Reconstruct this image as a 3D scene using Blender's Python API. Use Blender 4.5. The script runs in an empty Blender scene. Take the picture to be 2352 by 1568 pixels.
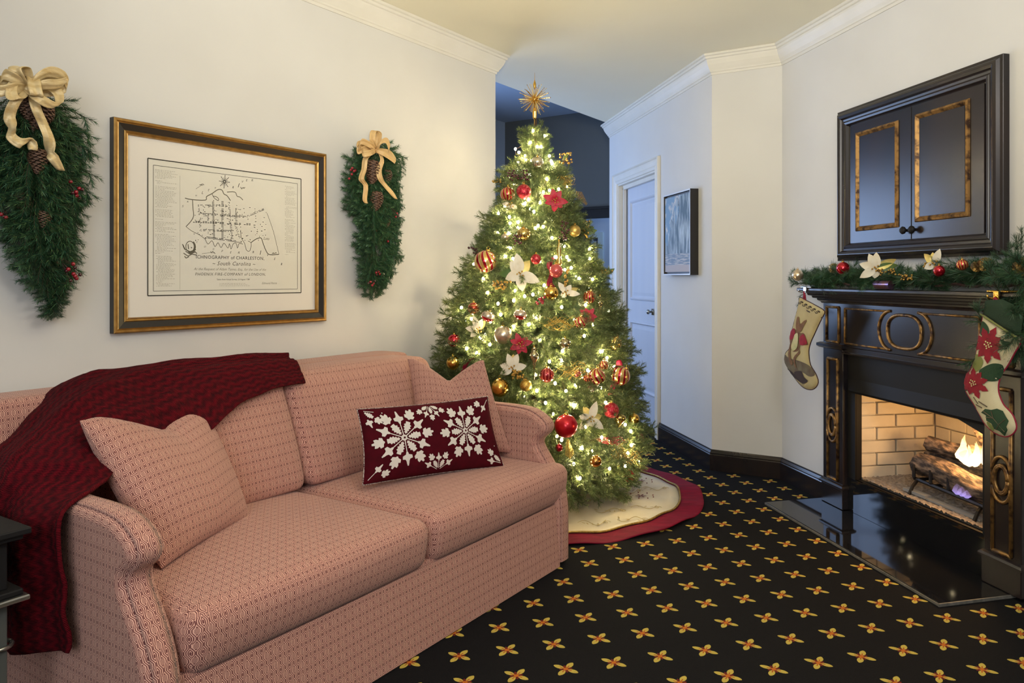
import bpy, math, random
from math import sin, cos, pi, radians, sqrt
from mathutils import Vector, Matrix, geometry, noise
random.seed(7)
S = bpy.context.scene
COL = S.collection
# ------------------------------------------------------------------ camera
CAMH = 1.22; FPX = 1726.0; CX = 1300.0; HY = 638.0        # focal length and principal point in a 2352x1568 frame
cam = bpy.data.cameras.new('camera'); camo = bpy.data.objects.new('camera', cam); COL.objects.link(camo)
camo.location = (0, 0, CAMH); camo.rotation_euler = (pi / 2, 0, 0)
cam.sensor_width = 36.0; cam.lens = 36.0 * FPX / 2352.0
cam.shift_x = (1176.0 - CX) / 2352.0; cam.shift_y = (HY - 784.0) / 2352.0
cam.clip_start = 0.05
S.camera = camo
S.view_settings.view_transform = 'Standard'; S.view_settings.look = 'None'
S.view_settings.exposure = 0.0; S.view_settings.gamma = 1.0; S.view_settings.use_curve_mapping = False
S.cycles.use_denoising = True
S.cycles.max_bounces = 7; S.cycles.diffuse_bounces = 4; S.cycles.transparent_max_bounces = 12
S.cycles.sample_clamp_indirect = 6.0; S.cycles.caustics_reflective = False; S.cycles.caustics_refractive = False
# ------------------------------------------------------------------ room frames
Z = Vector((0, 0, 1))
LA = radians(31.6); RA = radians(-13.9)
W0 = Vector((-.447, 4.764, 0)); LD = Vector((sin(LA), cos(LA), 0)); LN = Vector((cos(LA), -sin(LA), 0))   # left wall: end point, along, into the room
B0 = Vector((1.3137, 4.567, 0)); RD = Vector((-sin(RA), -cos(RA), 0)); RN = Vector((-cos(RA), sin(RA), 0))  # fireplace wall
A0 = Vector((.9287, 4.785, 0)); DD = -RD; DN = RN                                                    # corridor wall with the door
def LW(u, s, z=0): return W0 + LD * u + LN * s + Z * z
def RW(r, s, z=0): return B0 + RD * r + RN * s + Z * z
def DW(r, s, z=0): return A0 + DD * r + DN * s + Z * z
def sight(px, py): return Vector(((px - CX) / FPX, 1.0, -(py - HY) / FPX))
def meet(px, py, pt, n):
    r = sight(px, py); c = Vector((0, 0, CAMH)); return c + r * ((pt - c).dot(n) / r.dot(n))
def LWp(px, py, s): return meet(px, py, W0 + LN * s, LN)
def RWp(px, py, s): return meet(px, py, B0 + RN * s, RN)
def DWp(px, py, s): return meet(px, py, A0 + DN * s, DN)
def toL(p): q = p - W0; return Vector((q.dot(LD), q.dot(LN), p.z))
def toR(p): q = p - B0; return Vector((q.dot(RD), q.dot(RN), p.z))
def toD(p): q = p - A0; return Vector((q.dot(DD), q.dot(DN), p.z))
CEIL = 2.635
# ------------------------------------------------------------------ world and lights
w = bpy.data.worlds.new('world'); S.world = w; w.use_nodes = True
w.node_tree.nodes['Background'].inputs[0].default_value = (1.0, .98, .96, 1)
w.node_tree.nodes['Background'].inputs[1].default_value = .31
def area(name, loc, target, sx, sy, energy, col):
    l = bpy.data.lights.new(name, 'AREA'); l.shape = 'RECTANGLE'; l.size = sx; l.size_y = sy; l.energy = energy; l.color = col
    o = bpy.data.objects.new(name, l); COL.objects.link(o); o.location = loc
    o.rotation_euler = (Vector(target) - Vector(loc)).to_track_quat('-Z', 'Y').to_euler(); return o
def point(name, loc, energy, col, rad):
    l = bpy.data.lights.new(name, 'POINT'); l.energy = energy; l.color = col; l.shadow_soft_size = rad
    o = bpy.data.objects.new(name, l); COL.objects.link(o); o.location = loc; return o
area('ceiling_lamp_light', (.9, .7, 2.5), (-.3, 2.9, 1.0), .7, .7, 27, (1, .93, .86))
area('room_window_light', (-.6, -1.4, 1.9), (-1.2, 2.8, 1.3), 1.8, 1.4, 48, (.92, .96, 1))
area('ceiling_fill_light', (0, .4, 1.6), (.1, 3.0, 3.3), .4, .4, 36, (1, .92, .72)).data.spread = radians(95)  # added unseen fill that brightens the ceiling, not a fitting of the room
area('hallway_window_light', LW(1.0, -2.35, 1.55), LW(1.0, 0, 1.45), 1.7, 1.3, 52, (.42, .60, 1))
area('far_room_light', Vector((-.73, 9.0, 2.6)) + LN * 1.6 + LD * .5, Vector((-.73, 9.0, 1.4)) + LN * 1.3 + LD * 1.2, .5, .5, 14, (.5, .68, 1))
point('fire_light', RW(1.36, -.16, .50), 12, (1, .55, .2), .05)

# ------------------------------------------------------------------ node maths
class X:
    nt = None
    def __init__(s, v): s.v = v
    @staticmethod
    def m(op, *a, clamp=False):
        n = X.nt.nodes.new('ShaderNodeMath'); n.operation = op; n.use_clamp = clamp
        for i, q in enumerate(a):
            if isinstance(q, X): q = q.v
            if isinstance(q, (int, float)): n.inputs[i].default_value = q
            else: X.nt.links.new(q, n.inputs[i])
        return X(n.outputs[0])
    def __add__(s, o): return X.m('ADD', s, o)
    __radd__ = __add__
    def __sub__(s, o): return X.m('SUBTRACT', s, o)
    def __rsub__(s, o): return X.m('SUBTRACT', o, s)
    def __mul__(s, o): return X.m('MULTIPLY', s, o)
    __rmul__ = __mul__
    def __truediv__(s, o): return X.m('DIVIDE', s, o)
    def __lt__(s, o): return X.m('LESS_THAN', s, o)
    def __gt__(s, o): return X.m('GREATER_THAN', s, o)
    def abs(s): return X.m('ABSOLUTE', s)
    def cos(s): return X.m('COSINE', s)
    def sin(s): return X.m('SINE', s)
    def pow(s, k): return X.m('POWER', s, k)
    def wrap(s, p): return X.m('PINGPONG', s, p)
    def cell(s, p): return X.m('SUBTRACT', s, X.m('MULTIPLY', X.m('ROUND', X.m('DIVIDE', s, p)), p))
    def clamp(s): return X.m('ADD', s, 0.0, clamp=True)
    def __rtruediv__(s, o): return X.m('DIVIDE', o, s)
    def max(s, o): return X.m('MAXIMUM', s, o)
    def min(s, o): return X.m('MINIMUM', s, o)
def newmat(name):
    m = bpy.data.materials.new(name); m.use_nodes = True
    return m, m.node_tree, m.node_tree.nodes['Principled BSDF']
def mix(nt, f, a, b):
    n = nt.nodes.new('ShaderNodeMix'); n.data_type = 'RGBA'
    for k, q in ((0, f), (6, a), (7, b)):
        if isinstance(q, X): q = q.v
        if isinstance(q, (int, float)): n.inputs[k].default_value = q
        elif isinstance(q, tuple): n.inputs[k].default_value = (*q[:3], 1)
        else: nt.links.new(q, n.inputs[k])
    return n.outputs[2]
def tex(nt, kind, scale=5, detail=3, coord='Object', rough=.5, vec=None, stretch=None):
    n = nt.nodes.new('ShaderNodeTex' + kind); n.inputs['Scale'].default_value = scale
    if 'Detail' in n.inputs: n.inputs['Detail'].default_value = detail
    if 'Roughness' in n.inputs: n.inputs['Roughness'].default_value = rough
    if vec is None:
        c = nt.nodes.new('ShaderNodeTexCoord'); vec = c.outputs[coord]
    if stretch:
        mp = nt.nodes.new('ShaderNodeMapping'); mp.inputs['Scale'].default_value = stretch; nt.links.new(vec, mp.inputs['Vector']); vec = mp.outputs[0]
    nt.links.new(vec, n.inputs['Vector']); return n
def bump(nt, b, h, strength=.3, dist=.002):
    n = nt.nodes.new('ShaderNodeBump'); n.inputs['Strength'].default_value = strength; n.inputs['Distance'].default_value = dist
    if isinstance(h, X): h = h.v
    nt.links.new(h, n.inputs['Height']); nt.links.new(n.outputs[0], b.inputs['Normal'])
def contrast(nt, sock, lo, hi):
    n = nt.nodes.new('ShaderNodeMapRange'); n.inputs[1].default_value = lo; n.inputs[2].default_value = hi; n.clamp = True
    nt.links.new(sock, n.inputs[0]); return n.outputs[0]
M = {}
def simple(name, col, rough=.5, metal=0.0, var=None, vscale=8, bmp=0, bscale=60, stretch=None, coat=0, lo=.3, hi=.7, bdist=.002, sheen=0, spec=None, trans=0):
    m, nt, b = newmat(name)
    b.inputs['Base Color'].default_value = (*col, 1); b.inputs['Roughness'].default_value = rough; b.inputs['Metallic'].default_value = metal
    if coat: b.inputs['Coat Weight'].default_value = coat; b.inputs['Coat Roughness'].default_value = .08
    if sheen: b.inputs['Sheen Weight'].default_value = sheen; b.inputs['Sheen Tint'].default_value = (*[min(1, c * 3 + .1) for c in col], 1); b.inputs['Sheen Roughness'].default_value = .4
    if spec is not None: b.inputs['Specular IOR Level'].default_value = spec
    if trans: b.inputs['Transmission Weight'].default_value = trans
    if var is not None:
        t = tex(nt, 'Noise', vscale, 4, stretch=stretch); f = contrast(nt, t.outputs['Fac'], lo, hi)
        nt.links.new(mix(nt, f, col, var), b.inputs['Base Color'])
    if bmp:
        t = tex(nt, 'Noise', bscale, 3, stretch=stretch); bump(nt, b, t.outputs['Fac'], bmp, bdist)
    M[name] = m; return m
simple('wall_paint', (.66, .658, .65), .85, var=(.622, .617, .605), vscale=2.2, bmp=.12, bscale=90, bdist=.001)
simple('ceiling_paint', (.82, .79, .66), .9, var=(.80, .76, .62), vscale=1.5)
simple('slate_paint', (.10, .115, .125), .8, var=(.11, .125, .135), vscale=2)
simple('blue_paint', (.42, .52, .68), .8)
simple('trim_paint', (.72, .70, .65), .45, var=(.68, .66, .60), vscale=6)
simple('door_paint', (.58, .62, .70), .4, var=(.52, .57, .67), vscale=5, stretch=(1, 1, .15))
simple('black_lacquer', (.010, .010, .013), .27, var=(.022, .014, .012), vscale=7, stretch=(1, 1, .3), spec=.45, bmp=.12, bscale=26, bdist=.001)
simple('black_satin', (.009, .0085, .009), .55, spec=.22, bmp=.08, bscale=30)
simple('black_iron', (.016, .013, .012), .5, .4, bmp=.3, bscale=90)
simple('granite', (.006, .006, .007), .05, var=(.012, .012, .014), vscale=140)
simple('granite_edge', (.20, .19, .17), .3, var=(.10, .10, .09), vscale=60)
simple('firebrick', (.62, .55, .43), .85, var=(.52, .46, .36), vscale=9, bmp=.3, bscale=120)
simple('mortar', (.46, .40, .31), .95)
simple('needle_spray_light', (.075, .17, .06), .5, var=(.13, .22, .08), vscale=11)
simple('gravel', (.30, .25, .21), .9, var=(.13, .105, .09), vscale=60)
simple('needle_tree', (.115, .145, .035), .55, var=(.045, .09, .035), vscale=9)
simple('needle_tree_light', (.24, .27, .09), .55, var=(.12, .17, .05), vscale=9)
simple('needle_spray', (.028, .095, .055), .5, var=(.05, .14, .055), vscale=11)
simple('needle_garland', (.045, .10, .035), .5, var=(.02, .055, .022), vscale=13)
simple('twig_wood', (.05, .03, .015), .8)
simple('ribbon_cream', (.60, .43, .19), .38, .15, var=(.74, .60, .34), vscale=26, stretch=(1, 1, 3), bmp=.6, bscale=60, sheen=.3)
simple('ribbon_tan', (.56, .36, .15), .5, .1, var=(.66, .46, .22), vscale=20, bmp=.5, bscale=70)
simple('cone_brown', (.085, .038, .022), .6, var=(.16, .085, .05), vscale=60)
simple('cone_gold', (.40, .27, .08), .35, .7, var=(.07, .04, .02), vscale=50)
simple('berry_red', (.30, .006, .018), .2, coat=.5)
simple('berry_dark', (.055, .006, .010), .25, coat=.5)
simple('berry_gold', (.50, .30, .07), .3, .8)
simple('stem_dark', (.05, .02, .015), .7)
simple('gold_metal', (.72, .44, .10), .22, 1.0)
simple('gold_matte', (.62, .42, .12), .38, .85, bmp=.5, bscale=180)
simple('gold_glitter', (.80, .56, .14), .3, .9, var=(.35, .2, .03), vscale=160, bmp=1, bscale=260)
simple('red_metal', (.45, .005, .02), .14, .75, coat=.6)
simple('red_satin', (.52, .006, .018), .3, .55, coat=.3)
simple('red_glitter', (.42, .01, .03), .3, .6, var=(.75, .25, .2), vscale=110, bmp=1, bscale=200, lo=.5, hi=.75)
simple('champagne', (.62, .48, .32), .28, .85, var=(.75, .66, .52), vscale=40, bmp=.3, bscale=60)
simple('copper_gold', (.58, .27, .07), .2, .95)
simple('silver_metal', (.75, .75, .74), .2, 1.0)
simple('mercury_glass', (.62, .55, .33), .15, .9, var=(.28, .24, .12), vscale=45)
simple('velvet_red', (.21, .0006, .024), .7, var=(.12, .0004, .013), vscale=9, stretch=(1, 3, 1), spec=.2, sheen=.06, bmp=.4, bscale=16, bdist=.01)
simple('poinsettia_red', (.52, .004, .03), .55, var=(.30, .002, .02), vscale=20, sheen=.3)
simple('petal_cream', (.68, .60, .44), .6, var=(.78, .74, .62), vscale=25)
simple('leaf_gold', (.58, .42, .14), .4, .5, var=(.36, .32, .08), vscale=30)
simple('leaf_green', (.05, .11, .02), .45, var=(.10, .16, .03), vscale=20)
simple('satin_cream', (.68, .58, .38), .5, var=(.76, .69, .52), vscale=5, stretch=(1, 1, 1), bmp=.35, bscale=14, bdist=.012, sheen=.2)
simple('braid_gold', (.52, .36, .08), .45, .5, var=(.22, .13, .02), vscale=90)
simple('thread_gold', (.50, .38, .16), .5, .3)
simple('thread_maroon', (.13, .005, .012), .7)
simple('mat_board', (.76, .72, .66), .9)
simple('paper', (.70, .675, .58), .85, var=(.73, .72, .66), vscale=2)
simple('ink', (.030, .026, .020), .8)
simple('ink_pale', (.30, .28, .22), .85)
simple('ink_mid', (.13, .12, .09), .85)
simple('frame_black', (.014, .011, .010), .35)
simple('frame_gold', (.46, .26, .07), .36, .7, var=(.30, .16, .04), vscale=40, stretch=(1, 1, 1))
simple('gilt_worn', (.36, .20, .065), .38, .65, var=(.045, .022, .014), vscale=34, lo=.44, hi=.66)
simple('linen_cream', (.66, .60, .40), .85, var=(.56, .50, .31), vscale=12, bmp=.4, bscale=300)
simple('linen_cream_aged', (.46, .39, .20), .85, var=(.38, .31, .15), vscale=12, bmp=.4, bscale=300)
simple('felt_green', (.012, .035, .014), .85, bmp=.5, bscale=250)
simple('yarn_green', (.018, .055, .022), .85, bmp=.5, bscale=250)
simple('yarn_leaf_light', (.20, .22, .06), .85)
simple('yarn_red', (.30, .004, .018), .8, var=(.20, .002, .012), vscale=50)
simple('yarn_yellow', (.66, .58, .28), .8)
simple('yarn_brown', (.12, .055, .022), .85, var=(.20, .10, .04), vscale=50)
simple('yarn_dark', (.035, .02, .016), .85)
simple('yarn_olive', (.14, .12, .07), .85, var=(.09, .06, .035), vscale=25)
simple('cord_red', (.26, .004, .03), .7)
simple('embroidery_white', (.66, .62, .58), .8, bmp=1, bscale=330, bdist=.001)
simple('piping_cord', (.55, .50, .46), .8, var=(.10, .03, .03), vscale=260, lo=.42, hi=.58)
simple('silver_edge', (.66, .68, .72), .3, .25)
simple('gold_light', (.80, .60, .22), .3, .6)
simple('pale_frame', (.45, .58, .66), .4)
simple('purple_foil', (.16, .11, .26), .22, .8, var=(.22, .09, .05), vscale=18)
simple('nickel', (.35, .35, .33), .25, .9)
simple('table_grey', (.07, .075, .07), .35)
simple('bark', (.030, .020, .016), .85, var=(.24, .16, .11), vscale=62, lo=.42, hi=.66, stretch=(1, .22, 1), bmp=1, bscale=45, bdist=.01)
simple('log_end', (.26, .17, .08), .8, var=(.12, .06, .03), vscale=50)
simple('ash_grey', (.22, .22, .22), .7)
simple('velvet_pillow', (.070, .0006, .006), .9, var=(.045, .0004, .004), vscale=30, spec=.15)
def emis(name, col, st):
    m = bpy.data.materials.new(name); m.use_nodes = True; nt = m.node_tree; nt.nodes.clear()
    e = nt.nodes.new('ShaderNodeEmission'); e.inputs[0].default_value = (*col, 1); e.inputs[1].default_value = st
    o = nt.nodes.new('ShaderNodeOutputMaterial'); nt.links.new(e.outputs[0], o.inputs[0]); M[name] = m; return m
emis('bulb_glow', (1, .80, .46), 330)
emis('window_day', (.45, .65, 1), 3.0)
def flame(name, c0, c1, st, z0, z1):
    m = bpy.data.materials.new(name); m.use_nodes = True; nt = m.node_tree; nt.nodes.clear(); X.nt = nt
    g = nt.nodes.new('ShaderNodeNewGeometry'); sp = nt.nodes.new('ShaderNodeSeparateXYZ'); nt.links.new(g.outputs['Position'], sp.inputs[0])
    f = ((X(sp.outputs[2]) - z0) / (z1 - z0)).clamp()
    e = nt.nodes.new('ShaderNodeEmission'); nt.links.new(mix(nt, f, c0, c1), e.inputs[0]); nt.links.new((st * (1.15 - f)).v, e.inputs[1])
    t = nt.nodes.new('ShaderNodeBsdfTransparent'); mx = nt.nodes.new('ShaderNodeMixShader')
    nt.links.new((f * .65 + .25).v, mx.inputs[0]); nt.links.new(e.outputs[0], mx.inputs[1]); nt.links.new(t.outputs[0], mx.inputs[2])
    o = nt.nodes.new('ShaderNodeOutputMaterial'); nt.links.new(mx.outputs[0], o.inputs[0]); M[name] = m
flame('flame_yellow', (1, .78, .40), (1, .42, .08), 5.5, .36, .58)
flame('flame_blue', (.30, .28, 1), (.75, .5, .9), 1.6, .24, .32)
# woven sofa fabric: dark rings and dot clusters between wavy warp lines, on UVs in metres
def fabric(name, dark, light):
    m, nt, b = newmat(name); X.nt = nt
    uv = nt.nodes.new('ShaderNodeUVMap'); sp = nt.nodes.new('ShaderNodeSeparateXYZ'); nt.links.new(uv.outputs[0], sp.inputs[0])
    x, y = X(sp.outputs[0]), X(sp.outputs[1]); p, q = .028, .036
    xf = x.wrap(p / 2)                                 # 0 at ring column, p/2 at dot column
    yf = y.wrap(q / 2)                                 # 0 at rings, q/2 at dots
    t = ((1 - yf / (q / 4)) * 1.7).max(-1.0).min(1.0)  # +1 near rings, -1 near dots
    e = p / 4 + .0036 * t - xf
    stripes = (e * (2 * pi / .0043)).cos()
    core = X.m('MULTIPLY', xf < .0023, yf < .0034)
    dx = (x * (2 * pi / .0034)).sin(); dy = (y * (2 * pi / .0034)).sin()
    dots = X.m('MULTIPLY', (e < -.0052), (yf > .0105))
    val = stripes * (1 - dots) + dots * (dx * dy * 2.0)
    f = (val * 1.8 + .46).clamp()
    f = f * (1 - core * .85)
    n = tex(nt, 'Noise', 500, 2, vec=uv.outputs[0])
    f = (f * .9 + X(n.outputs['Fac']) * .2 - .05).clamp()
    nt.links.new(mix(nt, f, dark, light), b.inputs['Base Color']); b.inputs['Roughness'].default_value = .9
    b.inputs['Sheen Weight'].default_value = .15
    bump(nt, b, f, .5, .0008); M[name] = m
fabric('sofa_fabric', (.11, .014, .019), (.80, .455, .355))
# carpet: black pile with a woven four-petal motif on a square lattice
def carpet():
    m, nt, b = newmat('carpet'); X.nt = nt
    g = nt.nodes.new('ShaderNodeNewGeometry'); sp = nt.nodes.new('ShaderNodeSeparateXYZ'); nt.links.new(g.outputs['Position'], sp.inputs[0])
    x, y = X(sp.outputs[0]) - .820, X(sp.outputs[1]) - 3.568
    c, s_ = cos(.2517), sin(.2517)
    i = (x * c + y * s_) / .157; j = (x * s_ - y * c) / .1632
    i = i.cell(1.0); j = j.cell(1.0)
    a = ((i + j) * .7071 * .16).abs(); d = ((i - j) * .7071 * .16).abs()
    n = tex(nt, 'Noise', 420, 2, vec=g.outputs['Position']); nz = (X(n.outputs['Fac']) - .5) * .006
    def arm(t, wd, t0, t1, wm):
        tau = ((t - t0) / (t1 - t0)); k = (tau.clamp() + .0001)
        prof = k.pow(.7) * (1.0 - k).clamp().pow(.72) * wm
        return (wd + nz * .5 < prof) * (prof > .0012)
    yel = arm(a, d, .0075, .045, .025).max(arm(d, a, .0075, .044, .027))
    ctr = (a + d + nz) < .0105
    red = ((a.max(d) + nz) < .0155) * ((a - d).abs() < .0085) * ((a + d) > .010)
    stem = (a.min(d) < .0018) * (a.max(d) < .022)
    base = mix(nt, X(n.outputs['Fac']), (.0035, .0035, .0045), (.009, .009, .011))
    c1 = mix(nt, red, base, (.16, .02, .015)); c2 = mix(nt, yel, c1, (.56, .43, .085)); c3 = mix(nt, stem, c2, (.45, .09, .02)); c4 = mix(nt, ctr, c3, (.55, .15, .02))
    nt.links.new(c4, b.inputs['Base Color']); b.inputs['Roughness'].default_value = .95
    b.inputs['Specular IOR Level'].default_value = .15
    bump(nt, b, n.outputs['Fac'], .8, .004); M['carpet'] = m
carpet()
def knit():
    m, nt, b = newmat('knit_red'); X.nt = nt
    uv = nt.nodes.new('ShaderNodeUVMap'); sp = nt.nodes.new('ShaderNodeSeparateXYZ'); nt.links.new(uv.outputs[0], sp.inputs[0])
    x, y = X(sp.outputs[0]), X(sp.outputs[1])
    cab = ((x * (2 * pi / .034)) + (y * (2 * pi / .05)).sin() * 1.1).sin()
    st = ((y * (2 * pi / .007)) + (x * (2 * pi / .012)).sin() * .8).sin()
    ms = tex(nt, 'Noise', 55, 4, vec=uv.outputs[0])
    h = cab * .35 + st * .18 + X(ms.outputs['Fac']) * 1.4
    f = (h * .55 - .05).clamp()
    nt.links.new(mix(nt, f, (.028, .0002, .003), (.17, .0008, .008)), b.inputs['Base Color']); b.inputs['Roughness'].default_value = .9
    b.inputs['Specular IOR Level'].default_value = .15
    bump(nt, b, h, .9, .006); M['knit_red'] = m
knit()
def stripes(name, ca, cb, n, twist=0.0, horiz=False, metal=.7, cc=None, thresh=.5):
    m, nt, b = newmat(name); X.nt = nt
    uv = nt.nodes.new('ShaderNodeUVMap'); sp = nt.nodes.new('ShaderNodeSeparateXYZ'); nt.links.new(uv.outputs[0], sp.inputs[0])
    x, y = X(sp.outputs[0]), X(sp.outputs[1])
    k = (y * n) if horiz else ((x + y * twist) * n)
    fr = X.m('FRACT', k)
    c = mix(nt, fr < thresh, ca, cb)
    if cc: c = mix(nt, X.m('MULTIPLY', fr > thresh - .09, fr < thresh), c, cc)
    nt.links.new(c, b.inputs['Base Color']); b.inputs['Roughness'].default_value = .22; b.inputs['Metallic'].default_value = metal
    b.inputs['Coat Weight'].default_value = .4; M[name] = m
stripes('swirl_red_gold', (.68, .46, .14), (.40, .008, .02), 9, .35, cc=(.75, .65, .4))
stripes('stripe_red_gold', (.60, .34, .10), (.42, .01, .025), 12, .12)
stripes('band_copper', (.66, .34, .12), (.40, .05, .02), 4.2, horiz=True, thresh=.72)
stripes('band_red_white', (.62, .52, .40), (.50, .008, .02), 1.0, horiz=True, thresh=.42)
stripes('net_red', (.62, .16, .14), (.50, .01, .03), 16, .9, metal=.4, thresh=.4)
stripes('cut_gold', (.78, .58, .20), (.40, .27, .06), 15, 0, metal=.9)
stripes('cut_red', (.62, .12, .10), (.28, .004, .012), 13, 0, metal=.6)
stripes('cut_clear', (.80, .74, .55), (.45, .40, .22), 18, 0, metal=.8)
def landscape():
    m, nt, b = newmat('canvas_landscape'); X.nt = nt
    uv = nt.nodes.new('ShaderNodeUVMap'); sp = nt.nodes.new('ShaderNodeSeparateXYZ'); nt.links.new(uv.outputs[0], sp.inputs[0])
    x, y = X(sp.outputs[0]), X(sp.outputs[1])
    cl = tex(nt, 'Noise', 5, 5, vec=uv.outputs[0]); tr = tex(nt, 'Noise', 14, 6, vec=uv.outputs[0], stretch=(1, .22, 1)); hz = tex(nt, 'Noise', 8, 4, vec=uv.outputs[0], stretch=(.6, 6, 1))
    sky = mix(nt, contrast(nt, cl.outputs['Fac'], .5, .62), (.16, .28, .42), (.62, .58, .55))
    edge = (x * .75 + .05 + (X(cl.outputs['Fac']) - .5) * .7 + (X(tr.outputs['Fac']) - .5) * .5)
    trees = ((y * .75) < (edge + .22)) * (y > .20)
    tc = mix(nt, contrast(nt, tr.outputs['Fac'], .42, .66), (.07, .12, .17), (.42, .50, .58))
    c = mix(nt, trees, sky, tc)
    gr = mix(nt, contrast(nt, hz.outputs['Fac'], .45, .62), (.16, .22, .30), (.48, .46, .47))
    c = mix(nt, y < .24, c, gr); c = mix(nt, y < .09, c, (.42, .37, .37))
    nt.links.new(c, b.inputs['Base Color']); b.inputs['Roughness'].default_value = .6; M['canvas_landscape'] = m
    m, nt, b = newmat('photo_blue'); t = tex(nt, 'Noise', 14, 5)
    nt.links.new(mix(nt, contrast(nt, t.outputs['Fac'], .48, .55), (.05, .07, .13), (.45, .55, .68)), b.inputs['Base Color']); M['photo_blue'] = m
landscape()

# ------------------------------------------------------------------ objects
ORG = {}
def tag(o, label=None, cat=None, group=None, kind=None):
    if label: o['label'] = label
    if cat: o['category'] = cat
    if group: o['group'] = group
    if kind: o['kind'] = kind
    return o
def thing(name, loc, label, cat, group=None):
    o = bpy.data.objects.new(name, None); COL.objects.link(o); o.location = loc; o.empty_display_size = .05
    ORG[o] = Vector(loc); return tag(o, label, cat, group)
def mats(mat): return [M[k] if isinstance(k, str) else k for k in (mat if isinstance(mat, (list, tuple)) else [mat])]
class MB:
    def __init__(s): s.v = []; s.f = []; s.uv = []; s.mi = []; s.cur = 0
    def face(s, idx, uvs=None): s.f.append(tuple(idx)); s.uv.append(uvs); s.mi.append(s.cur)
    def arcgrid(s, fn, nu, nv, flip=False):
        "grid whose UVs are arc lengths, centred on the middle of the sheet"
        P = [[Vector(fn(i / nu, j / nv)) for i in range(nu + 1)] for j in range(nv + 1)]; U = []; V = [[0] * (nu + 1) for _ in range(nv + 1)]
        for j in range(nv + 1):
            c = [0]
            for i in range(nu): c.append(c[-1] + (P[j][i + 1] - P[j][i]).length)
            U.append([x - c[nu // 2] for x in c])
        for i in range(nu + 1):
            c = [0]
            for j in range(nv): c.append(c[-1] + (P[j + 1][i] - P[j][i]).length)
            for j in range(nv + 1): V[j][i] = c[j] - c[nv // 2]
        b = len(s.v)
        for r in P: s.v += r
        for j in range(nv):
            for i in range(nu):
                a = b + j * (nu + 1) + i; f = [a, a + 1, a + nu + 2, a + nu + 1]; u = [(U[y][x], V[y][x]) for x, y in ((i, j), (i + 1, j), (i + 1, j + 1), (i, j + 1))]
                s.face(f[::-1] if flip else f, u[::-1] if flip else u)
    def add(s, pts, faces, uvs=None):
        b = len(s.v); s.v += [Vector(p) for p in pts]
        for k, f in enumerate(faces): s.face([b + i for i in f], uvs[k] if uvs else None)
        return b
    def box(s, a, b, fr=None):
        (x0, y0, z0), (x1, y1, z1) = a, b
        P = [(x0, y0, z0), (x1, y0, z0), (x1, y1, z0), (x0, y1, z0), (x0, y0, z1), (x1, y0, z1), (x1, y1, z1), (x0, y1, z1)]
        if fr: P = [fr(*p) for p in P]
        s.add(P, [(0, 3, 2, 1), (4, 5, 6, 7), (0, 1, 5, 4), (1, 2, 6, 5), (2, 3, 7, 6), (3, 0, 4, 7)])
    def grid(s, fn, nu, nv, wrapu=False, uvf=None):
        b = len(s.v)
        cu = nu if wrapu else nu + 1
        for j in range(nv + 1):
            for i in range(cu): s.v.append(Vector(fn(i / nu, j / nv)))
        for j in range(nv):
            for i in range(nu):
                a = b + j * cu + i; c = b + j * cu + (i + 1) % cu
                q = [(i / nu, j / nv), ((i + 1) / nu, j / nv), ((i + 1) / nu, (j + 1) / nv), (i / nu, (j + 1) / nv)]
                if uvf: q = [uvf(*k) for k in q]
                s.face((a, c, c + cu, a + cu), q)
    def tube(s, pts, r, n=8, cap=True, r2=None):
        pts = [Vector(p) for p in pts]; b = len(s.v); m = len(pts)
        t0 = (pts[1] - pts[0]).normalized(); up = Vector((0, 0, 1)) if abs(t0.z) < .9 else Vector((1, 0, 0)); a = t0.cross(up).normalized()
        for i, p in enumerate(pts):
            t = (pts[min(i + 1, m - 1)] - pts[max(i - 1, 0)]).normalized(); a = (a - t * a.dot(t)).normalized(); c = t.cross(a)
            rr = r if r2 is None else r + (r2 - r) * i / (m - 1)
            if callable(r): rr = r(i / (m - 1))
            for k in range(n): s.v.append(p + (a * cos(2 * pi * k / n) + c * sin(2 * pi * k / n)) * rr)
        for i in range(m - 1):
            for k in range(n): s.face((b + i * n + k, b + i * n + (k + 1) % n, b + (i + 1) * n + (k + 1) % n, b + (i + 1) * n + k))
        if cap: s.face(range(b + n - 1, b - 1, -1)); s.face(range(b + (m - 1) * n, b + m * n))
    def lathe(s, prof, c=(0, 0, 0), n=24, axis=None, u=None):
        c = Vector(c); ax = Vector(axis).normalized() if axis else Z
        a = ax.orthogonal().normalized() if u is None else u; d = ax.cross(a); b = len(s.v); m = len(prof)
        for r, h in prof:
            for k in range(n): s.v.append(c + ax * h + (a * cos(2 * pi * k / n) + d * sin(2 * pi * k / n)) * max(r, 1e-5))
        for i in range(m - 1):
            for k in range(n):
                s.face((b + i * n + k, b + i * n + (k + 1) % n, b + (i + 1) * n + (k + 1) % n, b + (i + 1) * n + k), [(k / n, i / (m - 1)), ((k + 1) / n, i / (m - 1)), ((k + 1) / n, (i + 1) / (m - 1)), (k / n, (i + 1) / (m - 1))])
    def ring(s, x0, x1, z0, z1, prof, fr):
        "mitred rectangular frame: prof = [(inset, height off the wall)]"
        b = len(s.v)
        for ins, h in prof:
            for (x, z) in ((x0 + ins, z0 + ins), (x1 - ins, z0 + ins), (x1 - ins, z1 - ins), (x0 + ins, z1 - ins)): s.v.append(fr(x, h, z))
        for i in range(len(prof) - 1):
            for k in range(4): s.face((b + 4 * i + k, b + 4 * i + (k + 1) % 4, b + 4 * i + 4 + (k + 1) % 4, b + 4 * i + 4 + k))
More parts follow.
